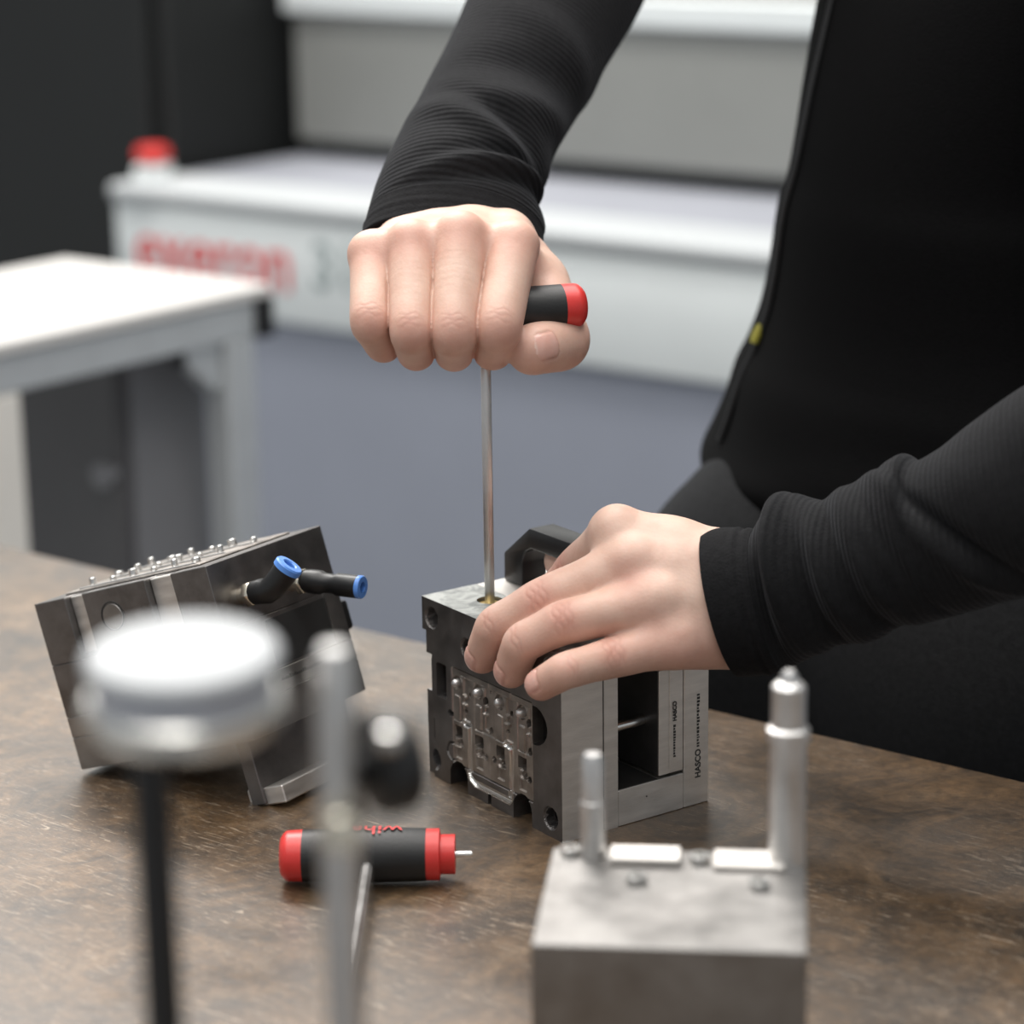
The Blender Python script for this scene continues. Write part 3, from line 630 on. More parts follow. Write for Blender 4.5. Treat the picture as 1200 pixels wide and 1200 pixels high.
# half mould with guide pins, just in front of the upright mould
q0 = at(648, 994, 0.955); q1 = at(945, 1000, 0.945); zt_ = 0.5 * (q0[2] + q1[2]); gd = q1 - q0; gd[2] = 0; gl = np.linalg.norm(gd); gd /= gl
GX = Vector(gd); GY = Vector((-gd[1], gd[0], 0))
mg = empty('guide_pin_plate', M=frame((q0[0], q0[1], 0), GX, GY, (0, 0, 1)), label='low steel plate stack with two upright guide pins', cat='plate')
B().box((0, -0.085, 0), (gl, 0, zt_ * 0.5), 0.0006).obj('lower_plate', M['steel_mid'], mg)
B().box((0, -0.085, zt_ * 0.5 + 0.0002), (gl, 0, zt_), 0.0006).obj('upper_plate', M['steel_mid'], mg)
def lpos(u, v, d):
    p = mg.matrix_world.inverted() @ Vector(at(u, v, d)); return p
p1 = lpos(697, 872, 0.945); p1.y = -0.008
B().lathe([(0, 0), (0.0046, 0), (0.0046, 0.022), (0.0042, 0.0225), (0.0042, p1.z - zt_ - 0.002), (0.0030, p1.z - zt_), (0, p1.z - zt_)], Matrix.Translation((p1.x, p1.y, zt_)), 28).obj('guide_pin', M['steel_pin'], mg, 'short guide pin')
p2 = lpos(925, 762, 0.94); p2.y = -0.009; h2 = p2.z - zt_
B().lathe([(0, 0), (0.0066, 0), (0.0066, h2 - 0.026), (0.0078, h2 - 0.026), (0.0078, h2 - 0.022), (0.0062, h2 - 0.021), (0.0062, h2 - 0.006), (0.0048, h2 - 0.0045), (0.0034, h2 - 0.004), (0.0032, h2 - 0.002), (0.0018, h2), (0, h2)], Matrix.Translation((p2.x, p2.y, zt_)), 32).obj('guide_pin', M['steel_pin'], mg, 'tall stepped guide pin')
for xx, yy in ((0.004, -0.006), (0.030, -0.030), (0.052, -0.010), (0.074, -0.032)):
    B().lathe([(0.0017, 0.0006), (0.0017, 0.0030), (0.0034, 0.0030), (0.0038, 0.0026), (0.0038, 0), (0, 0), (0, 0.0006), (0.0017, 0.0006)], Matrix.Translation((xx + 0.003, yy, zt_)), 20).obj('screw_head', M['steel_bright'], mg)
B().box((0.022, -0.016, zt_), (0.048, -0.004, zt_ + 0.0035), 0.0006).obj('stop_block', M['steel_side'], mg)
B().box((0.060, -0.018, zt_), (0.086, -0.003, zt_ + 0.0025), 0.0006).obj('stop_block', M['steel_side'], mg)

# ------------------------------------------------------------------ the worker
def smin(a, b, k):
    h = np.clip(0.5 + 0.5 * (b - a) / k, 0, 1); return b + (a - b) * h - k * h * (1 - h)
class Field:
    """signed distance on a grid, meshed by surface nets"""
    def __init__(s, lo, hi, h):
        s.lo = np.asarray(lo, float); s.h = h; s.n = np.ceil((np.asarray(hi) - s.lo) / h).astype(int) + 1
        s.f = np.full(s.n, 0.03, np.float32)
    def group(s, prims, k=0.004, k2=0.001):
        """prims: (a, b, ra, rb) tapered rods or ('e', c, (ax..), (r..)) ellipsoids"""
        lo = np.full(3, 1e9); hi = -lo
        for p in prims:
            if isinstance(p[0], str): lo = np.minimum(lo, p[1] - max(p[3])); hi = np.maximum(hi, p[1] + max(p[3]))
            else:
                r = max(p[2], p[3]); lo = np.minimum(lo, np.minimum(p[0], p[1]) - r); hi = np.maximum(hi, np.maximum(p[0], p[1]) + r)
        pad = max(k, k2) + 3 * s.h
        i0 = np.clip(np.floor((lo - pad - s.lo) / s.h).astype(int), 0, s.n - 1); i1 = np.clip(np.ceil((hi + pad - s.lo) / s.h).astype(int) + 1, 1, s.n)
        ax = [(s.lo[i] + np.arange(i0[i], i1[i]) * s.h).astype(np.float32) for i in range(3)]
        X = ax[0][:, None, None]; Y = ax[1][None, :, None]; Z = ax[2][None, None, :]
        g = None
        for p in prims:
            if isinstance(p[0], str):
                c, fr, r = p[1], p[2], p[3]; k0 = 0; k1 = 0
                for e, rr in zip(fr, r):
                    q = ((X - c[0]) * e[0] + (Y - c[1]) * e[1] + (Z - c[2]) * e[2]) / rr; k0 = k0 + q * q; k1 = k1 + (q / rr) ** 2
                k0 = np.sqrt(k0); d = k0 * (k0 - 1) / np.maximum(np.sqrt(k1), 1e-6)
            else:
                a, b, ra, rb = p; ab = b - a; L2 = max(ab @ ab, 1e-12)
                t = np.clip(((X - a[0]) * ab[0] + (Y - a[1]) * ab[1] + (Z - a[2]) * ab[2]) / L2, 0, 1)
                d = np.sqrt((X - a[0] - t * ab[0]) ** 2 + (Y - a[1] - t * ab[1]) ** 2 + (Z - a[2] - t * ab[2]) ** 2) - (ra + (rb - ra) * t)
            g = d if g is None else smin(g, d, k)
        sl = tuple(slice(i0[i], i1[i]) for i in range(3))
        s.f[sl] = smin(s.f[sl], g, k2)
    def net(s):
        f = s.f; h = s.h; sg = f < 0
        n = np.array(f.shape) - 1
        cnt = np.zeros(n, np.int8)
        for dx in (0, 1):
            for dy in (0, 1):
                for dz in (0, 1): cnt += sg[dx:dx + n[0], dy:dy + n[1], dz:dz + n[2]]
        act = (cnt > 0) & (cnt < 8); ijk = np.argwhere(act); idx = np.full(n, -1, np.int64); idx[act] = np.arange(len(ijk))
        acc = np.zeros((len(ijk), 3)); num = np.zeros(len(ijk))
        cor = [(0, 0, 0), (1, 0, 0), (0, 1, 0), (1, 1, 0), (0, 0, 1), (1, 0, 1), (0, 1, 1), (1, 1, 1)]
        val = [f[ijk[:, 0] + c[0], ijk[:, 1] + c[1], ijk[:, 2] + c[2]].astype(float) for c in cor]
        for a, b in ((0, 1), (2, 3), (4, 5), (6, 7), (0, 2), (1, 3), (4, 6), (5, 7), (0, 4), (1, 5), (2, 6), (3, 7)):
            m = (val[a] < 0) != (val[b] < 0); t = np.where(m, val[a] / np.where(m, val[a] - val[b], 1), 0)
            p = np.array(cor[a]) + t[:, None] * (np.array(cor[b]) - np.array(cor[a])); acc += p * m[:, None]; num += m
        V = s.lo + (ijk + acc / num[:, None]) * h
        Q = []
        for d in range(3):
            e = [0, 0, 0]; e[d] = 1; o1 = (d + 1) % 3; o2 = (d + 2) % 3
            A = sg[:f.shape[0] - e[0], :f.shape[1] - e[1], :f.shape[2] - e[2]]; Bq = sg[e[0]:, e[1]:, e[2]:]
            for flip, mm in ((0, A & ~Bq), (1, ~A & Bq)):
                w_ = np.argwhere(mm); w_ = w_[(w_[:, o1] > 0) & (w_[:, o2] > 0) & (w_[:, o1] < n[o1]) & (w_[:, o2] < n[o2])]
                def cell(a, b):
                    c = w_.copy(); c[:, o1] -= a; c[:, o2] -= b; return idx[c[:, 0], c[:, 1], c[:, 2]]
                q = np.stack([cell(1, 1), cell(0, 1), cell(0, 0), cell(1, 0)], 1)
                Q.append(q[:, ::-1] if flip else q)
        Q = np.concatenate(Q); Q = Q[(Q >= 0).all(1)]
        return V, Q
    def grad_normals(s, V):
        g = np.zeros_like(V); i = (V - s.lo) / s.h
        def samp(p):
            j = np.clip(np.floor(p).astype(int), 0, s.n - 2); t = np.clip(p - j, 0, 1); r = 0
            for dx in (0, 1):
                for dy in (0, 1):
                    for dz in (0, 1):
                        wgt = (t[:, 0] if dx else 1 - t[:, 0]) * (t[:, 1] if dy else 1 - t[:, 1]) * (t[:, 2] if dz else 1 - t[:, 2])
                        r = r + wgt * s.f[j[:, 0] + dx, j[:, 1] + dy, j[:, 2] + dz]
            return r
        for a in range(3):
            e = np.zeros(3); e[a] = 1.0; g[:, a] = samp(i + e) - samp(i - e)
        return g / np.maximum(np.linalg.norm(g, axis=1), 1e-9)[:, None]

def mesh_np(name, V, Q, mats, smooth=True):
    me = bpy.data.meshes.new(name); me.vertices.add(len(V)); me.vertices.foreach_set('co', np.ascontiguousarray(V, np.float32).ravel())
    k = Q.shape[1]; me.loops.add(len(Q) * k); me.loops.foreach_set('vertex_index', np.ascontiguousarray(Q, np.int32).ravel())
    me.polygons.add(len(Q)); me.polygons.foreach_set('loop_start', np.arange(0, len(Q) * k, k, dtype=np.int32)); me.polygons.foreach_set('loop_total', np.full(len(Q), k, np.int32))
    if smooth: me.polygons.foreach_set('use_smooth', np.ones(len(Q), bool))
    me.update(calc_edges=True); me.validate()
    for m in mats: me.materials.append(m)
    return me
nrm = lambda v: np.asarray(v, float) / np.linalg.norm(v)
SKIN = np.array([0.635, 0.432, 0.345]); RED = np.array([0.54, 0.235, 0.180]); PALE = np.array([0.66, 0.485, 0.395]); NAIL = np.array([0.66, 0.40, 0.34])
TOCAM = -FW

def finger_prims(P, R, waist=0.95, chop=0.0):
    """a smooth tapering chain of short rods through the joints"""
    pts, rad = [P[0]], [R[0]]
    for i in range(3):
        a, b = P[i], P[i + 1]; wz = waist if i < 2 else 1.0
        for t, f in ((0.22, 0.985), (0.5, wz), (0.80, 1.0)) if i < 2 else ((0.25, 1.0), (0.6, 1.0)):
            pts.append(a + (b - a) * t); rad.append((R[i] + (R[i + 1] - R[i]) * t) * f)
        pts.append(b); rad.append(R[i + 1])
    pts = np.array(pts); rad = np.array(rad)
    for _ in range(2):
        q = np.empty((2 * len(pts) - 2, 3)); r = np.empty(len(q))
        q[0::2] = pts[:-1] * 0.75 + pts[1:] * 0.25; q[1::2] = pts[:-1] * 0.25 + pts[1:] * 0.75
        r[0::2] = rad[:-1] * 0.75 + rad[1:] * 0.25; r[1::2] = rad[:-1] * 0.25 + rad[1:] * 0.75
        pts = np.concatenate([pts[:1], q, pts[-1:]]); rad = np.concatenate([rad[:1], r, rad[-1:]])
    if chop:
        n = np.cumsum(np.r_[0, np.linalg.norm(np.diff(pts, axis=0), axis=1)]); k = max(2, int((n < chop).sum())); pts, rad = pts[:k], rad[:k]
    return [(pts[i], pts[i + 1], rad[i], rad[i + 1]) for i in range(len(pts) - 1)]
def build_hand(h, fingers, palm, extras, red, nails, creases, veins=(), kpalm=0.010, waist=0.95, groove=0.0):
    pts = np.array([p for f in fingers for p in f[0]] + [q for p in palm for q in p[:2]] + [q for e in extras for p in e[0] for q in p[:2]])
    F_ = Field(pts.min(0) - 0.024, pts.max(0) + 0.024, h)
    roots = [(P[0], P[0] + (P[1] - P[0]) * 0.42, R[0] * 0.86, R[0] * 0.80) for P, R, kf in fingers]
    F_.group(palm + roots, kpalm, 0.001)
    for P, R, kf in fingers: F_.group(finger_prims(P, R, waist), 0.0004, kf)
    for prims, k, k2 in extras: F_.group(prims, k, k2)
    V, Q = F_.net(); N_ = F_.grad_normals(V)
    col = np.tile(SKIN, (len(V), 1)); al = np.ones(len(V))
    def blend(m, c): nonlocal col; col = col * (1 - m[:, None]) + c * m[:, None]
    for c, r, amt, *cc in red:
        d = np.linalg.norm(V - c, axis=1) / r; blend(amt * np.exp(-d * d), cc[0] if cc else RED)
    disp = np.zeros(len(V))
    for c, ax, dors, half, n, dep in creases:         # knuckle wrinkles across the back of a joint
        r = V - c; x = r @ ax; lat = r @ np.cross(ax, dors); up = r @ dors
        msk = np.clip(up / 0.004, 0, 1) * np.exp(-(lat / half) ** 4)
        for j in range(n):
            x0 = (j - (n - 1) / 2) * 0.0025 + 0.0006 * np.sin(lat * 900 + j * 2)
            gsn = np.exp(-((x - x0) / 0.00065) ** 2) * msk; disp -= dep * gsn; blend(0.28 * gsn, RED * 0.8)
    for c, ax, dors, ln, wd in nails:
        lat_ = np.cross(ax, dors); r = V - c; x = r @ ax; y = r @ lat_; up = r @ dors
        qx = np.abs(x) - ln + 0.0022; qy = np.abs(y) - wd + 0.0022
        sd = np.hypot(np.maximum(qx, 0), np.maximum(qy, 0)) + np.minimum(np.maximum(qx, qy), 0) - 0.0022
        vis = (up > -0.002) & (np.linalg.norm(r, axis=1) < 0.02)
        ins_ = np.clip(0.5 - sd / 0.0006, 0, 1) * vis; ring = np.exp(-(sd / 0.0007) ** 2) * vis
        blend(0.8 * ins_, NAIL); blend(0.35 * ring, RED * 0.75); disp -= 0.00045 * ring; disp += 0.00015 * ins_; al = np.minimum(al, 1 - ins_)
        tipb = np.clip((x - ln + 0.0016) / 0.0008, 0, 1) * ins_; blend(0.6 * tipb, np.array([0.78, 0.66, 0.58]))
    if groove:                                        # deepen the clefts where neighbouring fingers press together
        ds = []
        for P, R, kf in fingers:
            dm = np.full(len(V), 1.0)
            for a, b, ra, rb in finger_prims(P, R, waist)[::2]:
                ab = b - a; t = np.clip(((V - a) @ ab) / max(ab @ ab, 1e-12), 0, 1); dm = np.minimum(dm, np.linalg.norm(V - a - t[:, None] * ab, axis=1) - (ra + (rb - ra) * t))
            ds.append(dm)
        ds = np.sort(np.array(ds), axis=0); disp -= groove * np.exp(-(np.maximum(ds[1], 0) / 0.0011) ** 2)
    for pl, dep, wv in veins:
        dm = np.full(len(V), 1.0)
        for a, b in zip(pl, pl[1:]):
            ab = b - a; t = np.clip(((V - a) @ ab) / (ab @ ab), 0, 1); dm = np.minimum(dm, np.linalg.norm(V - a - t[:, None] * ab, axis=1))
        disp += dep * np.exp(-(dm / wv) ** 2)
    V = V + N_ * disp[:, None]
    return V, Q, np.concatenate([np.clip(col, 0, 1), al[:, None]], 1)

# --- the fist around the cross handle (depth 1.175 is the blade's own depth)
D0 = float((HC - CAM) @ FW)
def fp(*j): return [at(u, v, D0 + d) for u, v, d in j]
fist = {
 'index':  (fp((602, 288, 0.004), (583, 386, -0.0215), (577, 411, 0.001), (586, 388, 0.019)), (0.0118, 0.0108, 0.0094, 0.0082)),
 'middle': (fp((540, 277, 0.000), (532, 391, -0.0245), (532, 413, -0.001), (537, 386, 0.018)), (0.0118, 0.0106, 0.0092, 0.0080)),
 'ring':   (fp((482, 286, 0.002), (482, 390, -0.0235), (488, 413, -0.001), (492, 386, 0.017)), (0.0110, 0.0098, 0.0089, 0.0078)),
 'pinky':  (fp((436, 298, 0.008), (434, 379, -0.0165), (450, 405, 0.002), (455, 384, 0.017)), (0.0104, 0.0093, 0.0083, 0.0072))}
WR = at(546, 275, D0 + 0.085)
mcp = {k: v[0][0] for k, v in fist.items()}
def toward(a, b, t): return a + (b - a) * t
latR = nrm(mcp['index'] - mcp['pinky'])
bases = {'index': WR + latR * 0.016, 'middle': WR + latR * 0.005, 'ring': WR - latR * 0.007, 'pinky': WR - latR * 0.017}
palm = []
for k in fist:
    palm.append((mcp[k], toward(mcp[k], bases[k], 0.55), 0.0100, 0.0120)); palm.append((toward(mcp[k], bases[k], 0.55), bases[k], 0.0125, 0.0150))
palm.append((WR, WR + nrm(at(660, -110, 1.44) - WR) * 0.10, 0.023, 0.026))
for a, b in (('index', 'middle'), ('middle', 'ring'), ('ring', 'pinky')):           # flesh between the knuckles
    m = (mcp[a] + mcp[b]) / 2 + np.array([0, 0.006, -0.004]); palm.append((m, toward(m, WR, 0.5), 0.0085, 0.012))
palm.append((toward(at(470, 340, D0 + 0.028), WR, 0.0), toward(at(560, 335, D0 + 0.030), WR, 0.0), 0.011, 0.012))
thm = fp((590, 285, 0.072), (634, 330, 0.044), (660, 401, 0.016), (622, 410, -0.008))
thumb = (thm, (0.0130, 0.0118, 0.0118, 0.0102), 0.004)
web = [(toward(mcp['index'], bases['index'], 0.25), thm[1], 0.0085, 0.0095), (toward(mcp['index'], bases['index'], 0.45), toward(thm[0], thm[1], 0.5), 0.011, 0.012)]
fingersR = [(np.array(P), R, 0.0007) for P, R in fist.values()]
redR = []; creR = []; nailR = []
for k, (P, R) in fist.items():
    redR += [(P[0] + TOCAM * 0.008, 0.011, 0.55), (P[1] + TOCAM * 0.006, 0.010, 0.50), (P[2], 0.012, 0.45), (toward(P[0], P[1], 0.5) + TOCAM * 0.01, 0.012, 0.35, PALE)]
    a_ = nrm(P[1] - P[0]); dors = nrm(TOCAM - a_ * (TOCAM @ a_)); creR.append((P[1] - a_ * 0.001, a_, dors, 0.006, 3, 0.00011))
redR += [(thm[3] + TOCAM * 0.008, 0.014, 0.35), (thm[2], 0.016, 0.35)]
ta = nrm(thm[3] - thm[2]); td = nrm(nrm(np.array([0.05, -1.0, 0.22])) - ta * (nrm(np.array([0.05, -1.0, 0.22])) @ ta))
nailR.append((thm[3] + ta * 0.0015 + td * 0.0095, ta, td, 0.0070, 0.0062))
VR, QR, CR = build_hand(0.0007, fingersR, palm, [(finger_prims(np.array(thm), thumb[1]), 0.003, 0.003), (web, 0.006, 0.006)], redR, nailR, creR, waist=0.97, kpalm=0.008, groove=0.0008)

# --- the flat hand steadying the mould
def lp(*j): return np.array([at(*q) for q in j])
flat = {
 'index':  (lp((724, 623, 1.157), (674, 667, 1.186), (655, 688, 1.192), (642, 703, 1.182)), (0.0112, 0.0096, 0.0085, 0.0078)),
 'middle': (lp((738, 660, 1.146), (633, 705, 1.147), (580, 734, 1.1525), (565, 769, 1.166)), (0.0115, 0.0102, 0.0090, 0.0080)),
 'ring':   (lp((766, 706, 1.136), (658, 730, 1.131), (612, 753, 1.1365), (599, 786, 1.148)), (0.0112, 0.0098, 0.0088, 0.0079)),
 'pinky':  (lp((794, 752, 1.134), (716, 771, 1.127), (662, 786, 1.113), (634, 802, 1.1215)), (0.0108, 0.0090, 0.0080, 0.0072))}
mcl = {k: v[0][0] for k, v in flat.items()}
WL = at(872, 706, 1.150)
bl = {'index': at(846, 664, 1.152), 'middle': at(850, 684, 1.146), 'ring': at(856, 712, 1.146), 'pinky': at(858, 738, 1.152)}
palmL = []
for k in flat:
    m = toward(mcl[k], bl[k], 0.5); palmL += [(mcl[k], m, 0.0102, 0.0126), (m, bl[k], 0.0130, 0.0175)]
for a, b in (('index', 'middle'), ('middle', 'ring'), ('ring', 'pinky')):
    m = (mcl[a] + mcl[b]) / 2 + FW * 0.004; palmL.append((m, toward(m, WL, 0.5), 0.0085, 0.013))
ELB = at(1475, 500, 1.056)
palmL.append((WL, WL + nrm(ELB - WL) * 0.11, 0.0255, 0.019))
palmL.append((at(842, 690, 1.165), at(790, 715, 1.165), 0.018, 0.013))
thl = lp((815, 655, 1.172), (752, 646, 1.190), (700, 658, 1.208), (662, 657, 1.216))
webL = [(toward(mcl['index'], bl['index'], 0.3), thl[1], 0.010, 0.010), (toward(mcl['index'], bl['index'], 0.6), toward(thl[0], thl[1], 0.3), 0.012, 0.014)]
fingersL = [(np.array(P), R, 0.0022) for P, R in flat.values()]
bumpL = []; red_shadeL = []; creL = []; nailL = []; veinL = []
NOUT = -AY                                              # out of the mould's front face
for k, (P, R) in flat.items():
    a_ = nrm(P[1] - P[0]); dv = nrm(TOCAM + np.array([0, 0, 0.5])); dors = nrm(dv - a_ * (dv @ a_))
    red_shadeL += [(P[0] + dors * 0.006, 0.010, 0.30, PALE), (P[1] + dors * 0.008, 0.0095, 0.62), (P[3], 0.012, 0.5), (P[2] + dors * 0.006, 0.008, 0.40)]
    creL.append((P[1] - a_ * 0.000, a_, dors, 0.0070, 4, 0.00022))
    creL.append((P[2], nrm(P[2] - P[1]), dors, 0.006, 2, 0.00018))
    veinL.append(([P[0] + dors * 0.009, toward(P[0], bl[k], 0.45) + dors * 0.011, toward(P[0], bl[k], 0.9) + dors * 0.012], 0.0013, 0.0032))
    if k != 'pinky': bumpL.append((P[0] + dors * 0.0035, P[0] + dors * 0.0036 - a_ * 0.003, 0.0088, 0.0085))
red_shadeL += [(at(742, 679, 1.132), 0.011, 0.60), (at(772, 733, 1.122), 0.012, 0.45), (at(800, 765, 1.120), 0.016, 0.45), (at(820, 650, 1.13), 0.03, 0.35, PALE), (at(830, 720, 1.12), 0.03, 0.45, PALE), (at(830, 785, 1.13), 0.02, 0.3)]  # leading red spots paint the shaded valleys below the knuckles
for k in ('middle', 'ring', 'pinky'):
    P = flat[k][0]; a_ = nrm(P[3] - P[2]); dv = nrm(NOUT * 1.0 + np.array([-0.55, -0.25, 0.25])) if k != 'pinky' else nrm(np.array([-0.75, -0.5, 0.35])); dors = nrm(dv - a_ * (dv @ a_))
    nailL.append((P[3] + a_ * 0.0015 + dors * 0.0070, a_, dors, 0.0058, 0.0052))
VL, QL, CL = build_hand(0.0007, fingersL, palmL, [(finger_prims(thl, (0.0125, 0.0115, 0.0105, 0.0090)), 0.003, 0.004), (webL, 0.006, 0.006)] + [([b_], 0.004, 0.005) for b_ in bumpL], red_shadeL, nailL, creL, veinL)

# --- where the body stands: behind the bench, turned to the left
TC = at(1132, 520, 1.42); TC[2] = 0
FACE = nrm(np.array([-0.93, -0.37, 0])); RIGHT = np.array([FACE[1], -FACE[0], 0])
SHL = TC - RIGHT * 0.175 + np.array([0, 0, 0.48]); SHR = TC + RIGHT * 0.175 + np.array([0, 0, 0.48])
ELR = at(660, -110, 1.44)
person = empty('person', loc=(TC[0], TC[1], FLOOR), label='person in black zip jacket and charcoal trousers working at the bench', cat='person')
INV = -np.array(person.location)
FB = Field(np.minimum(np.minimum(SHL, SHR), ELR) - 0.25 + np.array([0, 0, -1.15]), np.maximum(np.maximum(SHL, SHR), ELB) + 0.25, 0.007)
HIP = TC + np.array([0, 0, 0.03])
FB.group([('e', TC + np.array([0, 0, 0.28]), (FACE, RIGHT, AZ), (0.045, 0.09, 0.25)), ('e', HIP, (FACE, RIGHT, AZ), (0.08, 0.13, 0.12)),
          (toward(SHL, SHR, 0.12), toward(SHR, SHL, 0.12), 0.032, 0.032), (TC + np.array([0, 0, 0.48]), TC + np.array([0, 0, 0.58]), 0.055, 0.05),
          (SHL, ELB, 0.030, 0.012), (ELB, toward(ELB, WL, 0.6), 0.012, 0.018), (SHR, ELR, 0.040, 0.030), (ELR, toward(ELR, WR, 0.5), 0.030, 0.022),
          (HIP - RIGHT * 0.08, TC - RIGHT * 0.09 + np.array([0, 0, -0.42]), 0.075, 0.05), (TC - RIGHT * 0.09 + np.array([0, 0, -0.42]), TC - RIGHT * 0.09 + np.array([0, 0, -0.80]), 0.05, 0.035),
          (HIP + RIGHT * 0.08, TC + RIGHT * 0.09 + np.array([0, 0, -0.42]), 0.075, 0.05), (TC + RIGHT * 0.09 + np.array([0, 0, -0.42]), TC + RIGHT * 0.09 + np.array([0, 0, -0.80]), 0.05, 0.035)], 0.03, 0.001)
VB, QB = FB.net()
V_ = np.concatenate([VL, VR, VB]); Q_ = np.concatenate([QL, QR + len(VL), QB + len(VL) + len(VR)])
C_ = np.concatenate([CL, CR, np.tile(np.append(SKIN, 1), (len(VB), 1))])
me = mesh_np('body', V_ + INV, Q_, [M['skin']])
ca = me.attributes.new('Col', 'FLOAT_COLOR', 'POINT'); ca.data.foreach_set('color', np.ascontiguousarray(C_, np.float32).ravel())
body = link('body', me, None, person, 'bare hands with light skin')

# --- clothes
def tube_cloth(name, rings, m, parent, nth=96, sub=10, fold=None, thick=0.002, cap=False, lab=None):
    """rings: (centre, semi-axis a (vector), semi-axis b (vector)); a smooth sleeve through them"""
    C = np.array([r[0] for r in rings]); A_ = np.array([r[1] for r in rings]); B_ = np.array([r[2] for r in rings]); n = len(C)
    def cr(P, t):
        i = min(int(t), n - 2); u = t - i; p0, p1, p2, p3 = P[max(i - 1, 0)], P[i], P[i + 1], P[min(i + 2, n - 1)]
        return 0.5 * ((2 * p1) + (p2 - p0) * u + (2 * p0 - 5 * p1 + 4 * p2 - p3) * u * u + (3 * p1 - p0 - 3 * p2 + p3) * u ** 3)
    ts = np.linspace(0, n - 1, (n - 1) * sub + 1); th = np.linspace(0, 2 * math.pi, nth, endpoint=False)
    Cs = np.array([cr(C, t) for t in ts]); As = np.array([cr(A_, t) for t in ts]); Bs = np.array([cr(B_, t) for t in ts])
    s_ = np.concatenate([[0], np.cumsum(np.linalg.norm(np.diff(Cs, axis=0), axis=1))])
    S, TT = np.meshgrid(s_, th, indexing='ij'); sc = 1 + (fold(S, TT) if fold else 0)
    O = Cs[:, None, :] + sc[..., None] * (np.cos(TT)[..., None] * As[:, None, :] + np.sin(TT)[..., None] * Bs[:, None, :])
    I = Cs[:, None, :] + (sc * (1 - thick / np.linalg.norm(As, axis=1)[:, None]))[..., None] * (np.cos(TT)[..., None] * As[:, None, :] + np.sin(TT)[..., None] * Bs[:, None, :])
    k = len(ts); V = np.concatenate([O.reshape(-1, 3), I.reshape(-1, 3)]); idx = np.arange(k * nth).reshape(k, nth)
    nx = np.roll(idx, -1, 1)
    q1 = np.stack([idx[:-1], nx[:-1], nx[1:], idx[1:]], -1).reshape(-1, 4); off = k * nth
    q2 = q1[:, ::-1] + off
    rim0 = np.stack([idx[0] + off, nx[0] + off, nx[0], idx[0]], -1); rim1 = np.stack([idx[-1], nx[-1], nx[-1] + off, idx[-1] + off], -1)
    Q = np.concatenate([q1, q2, rim0, rim1])
    me = mesh_np(name, V + INV, Q, [m]); bm = bmesh.new(); bm.from_mesh(me); bmesh.ops.recalc_face_normals(bm, faces=bm.faces[:]); bm.to_mesh(me); bm.free()
    at_ = me.attributes.new('axial', 'FLOAT', 'POINT'); at_.data.foreach_set('value', np.concatenate([S.ravel(), S.ravel()]).astype(np.float32))
    return link(name, me, None, parent, lab)
def gauss(x, w_): return np.exp(-(x / w_) ** 2)
def angd(a, b): return (a - b + math.pi) % (2 * math.pi) - math.pi

# jacket body: rings through the silhouette
rows = [(-620, 1100), (-480, 1050), (-330, 1015), (-120, 985), (0, 958), (100, 940), (200, 924), (250, 912), (320, 905), (370, 897), (410, 884), (445, 868), (490, 856), (520, 846), (548, 835), (568, 838), (600, 852), (640, 872)]
jr = []
for v, ul in rows:
    c = on_plane(1132, v, TC, (0, 1, 0)); dd = float((c - CAM) @ FW); c[0], c[1] = TC[0], TC[1]
    e = px2m(1132 - ul, dd); ra_ = 1.42 + 1.1 * min(1, max(0, (180 - v) / 400)); A_ = e / math.sqrt(0.865 + 0.137 * ra_ * ra_)
    jr.append((c, FACE * A_, RIGHT * A_ * ra_))
def jfold(S, TT):
    f = 0.012 * np.sin(TT * 3 + S * 14) * gauss(S - 0.48, 0.12) + 0.014 * gauss(S - 0.515 - 0.02 * np.sin(TT * 2), 0.012) * gauss(angd(TT, 0.2), 1.0) + 0.010 * np.sin(S * 70 + TT * 5) * gauss(S - 0.51, 0.05)
    return f
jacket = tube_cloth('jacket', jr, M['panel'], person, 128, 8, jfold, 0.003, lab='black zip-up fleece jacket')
# left sleeve (nearest the camera): outline rows (u_top, v_top, u_bot, v_bot, depth)
def sleeve_rings(rows, flat_=0.92):
    out = []
    for ut, vt, ub, vb, dd in rows:
        t_ = at(ut, vt, dd); b_ = at(ub, vb, dd); c = (t_ + b_) / 2; out.append([c, (t_ - b_) / 2])
    res = []
    for i, (c, a) in enumerate(out):
        d = nrm(out[min(i + 1, len(out) - 1)][0] - out[max(i - 1, 0)][0]); b = np.cross(d, a); res.append((c, a, b * flat_))
    return res
lr = [(826, 622, 868, 792, 1.150), (852, 619, 893, 790, 1.147), (884, 621, 920, 787, 1.143), (899, 594, 934, 780, 1.141), (912, 577, 946, 773, 1.138), (930, 577, 962, 764, 1.135), (952, 586, 984, 757, 1.131), (976, 578, 1012, 754, 1.127),
      (1018, 555, 1056, 736, 1.118), (1042, 539, 1085, 729, 1.113), (1057, 531, 1105, 726, 1.110), (1073, 540, 1124, 721, 1.107), (1099, 527, 1152, 713, 1.101), (1140, 494, 1200, 700, 1.092), (1210, 446, 1275, 685, 1.078), (1330, 385, 1400, 668, 1.062), (1440, 340, 1530, 640, 1.055)]
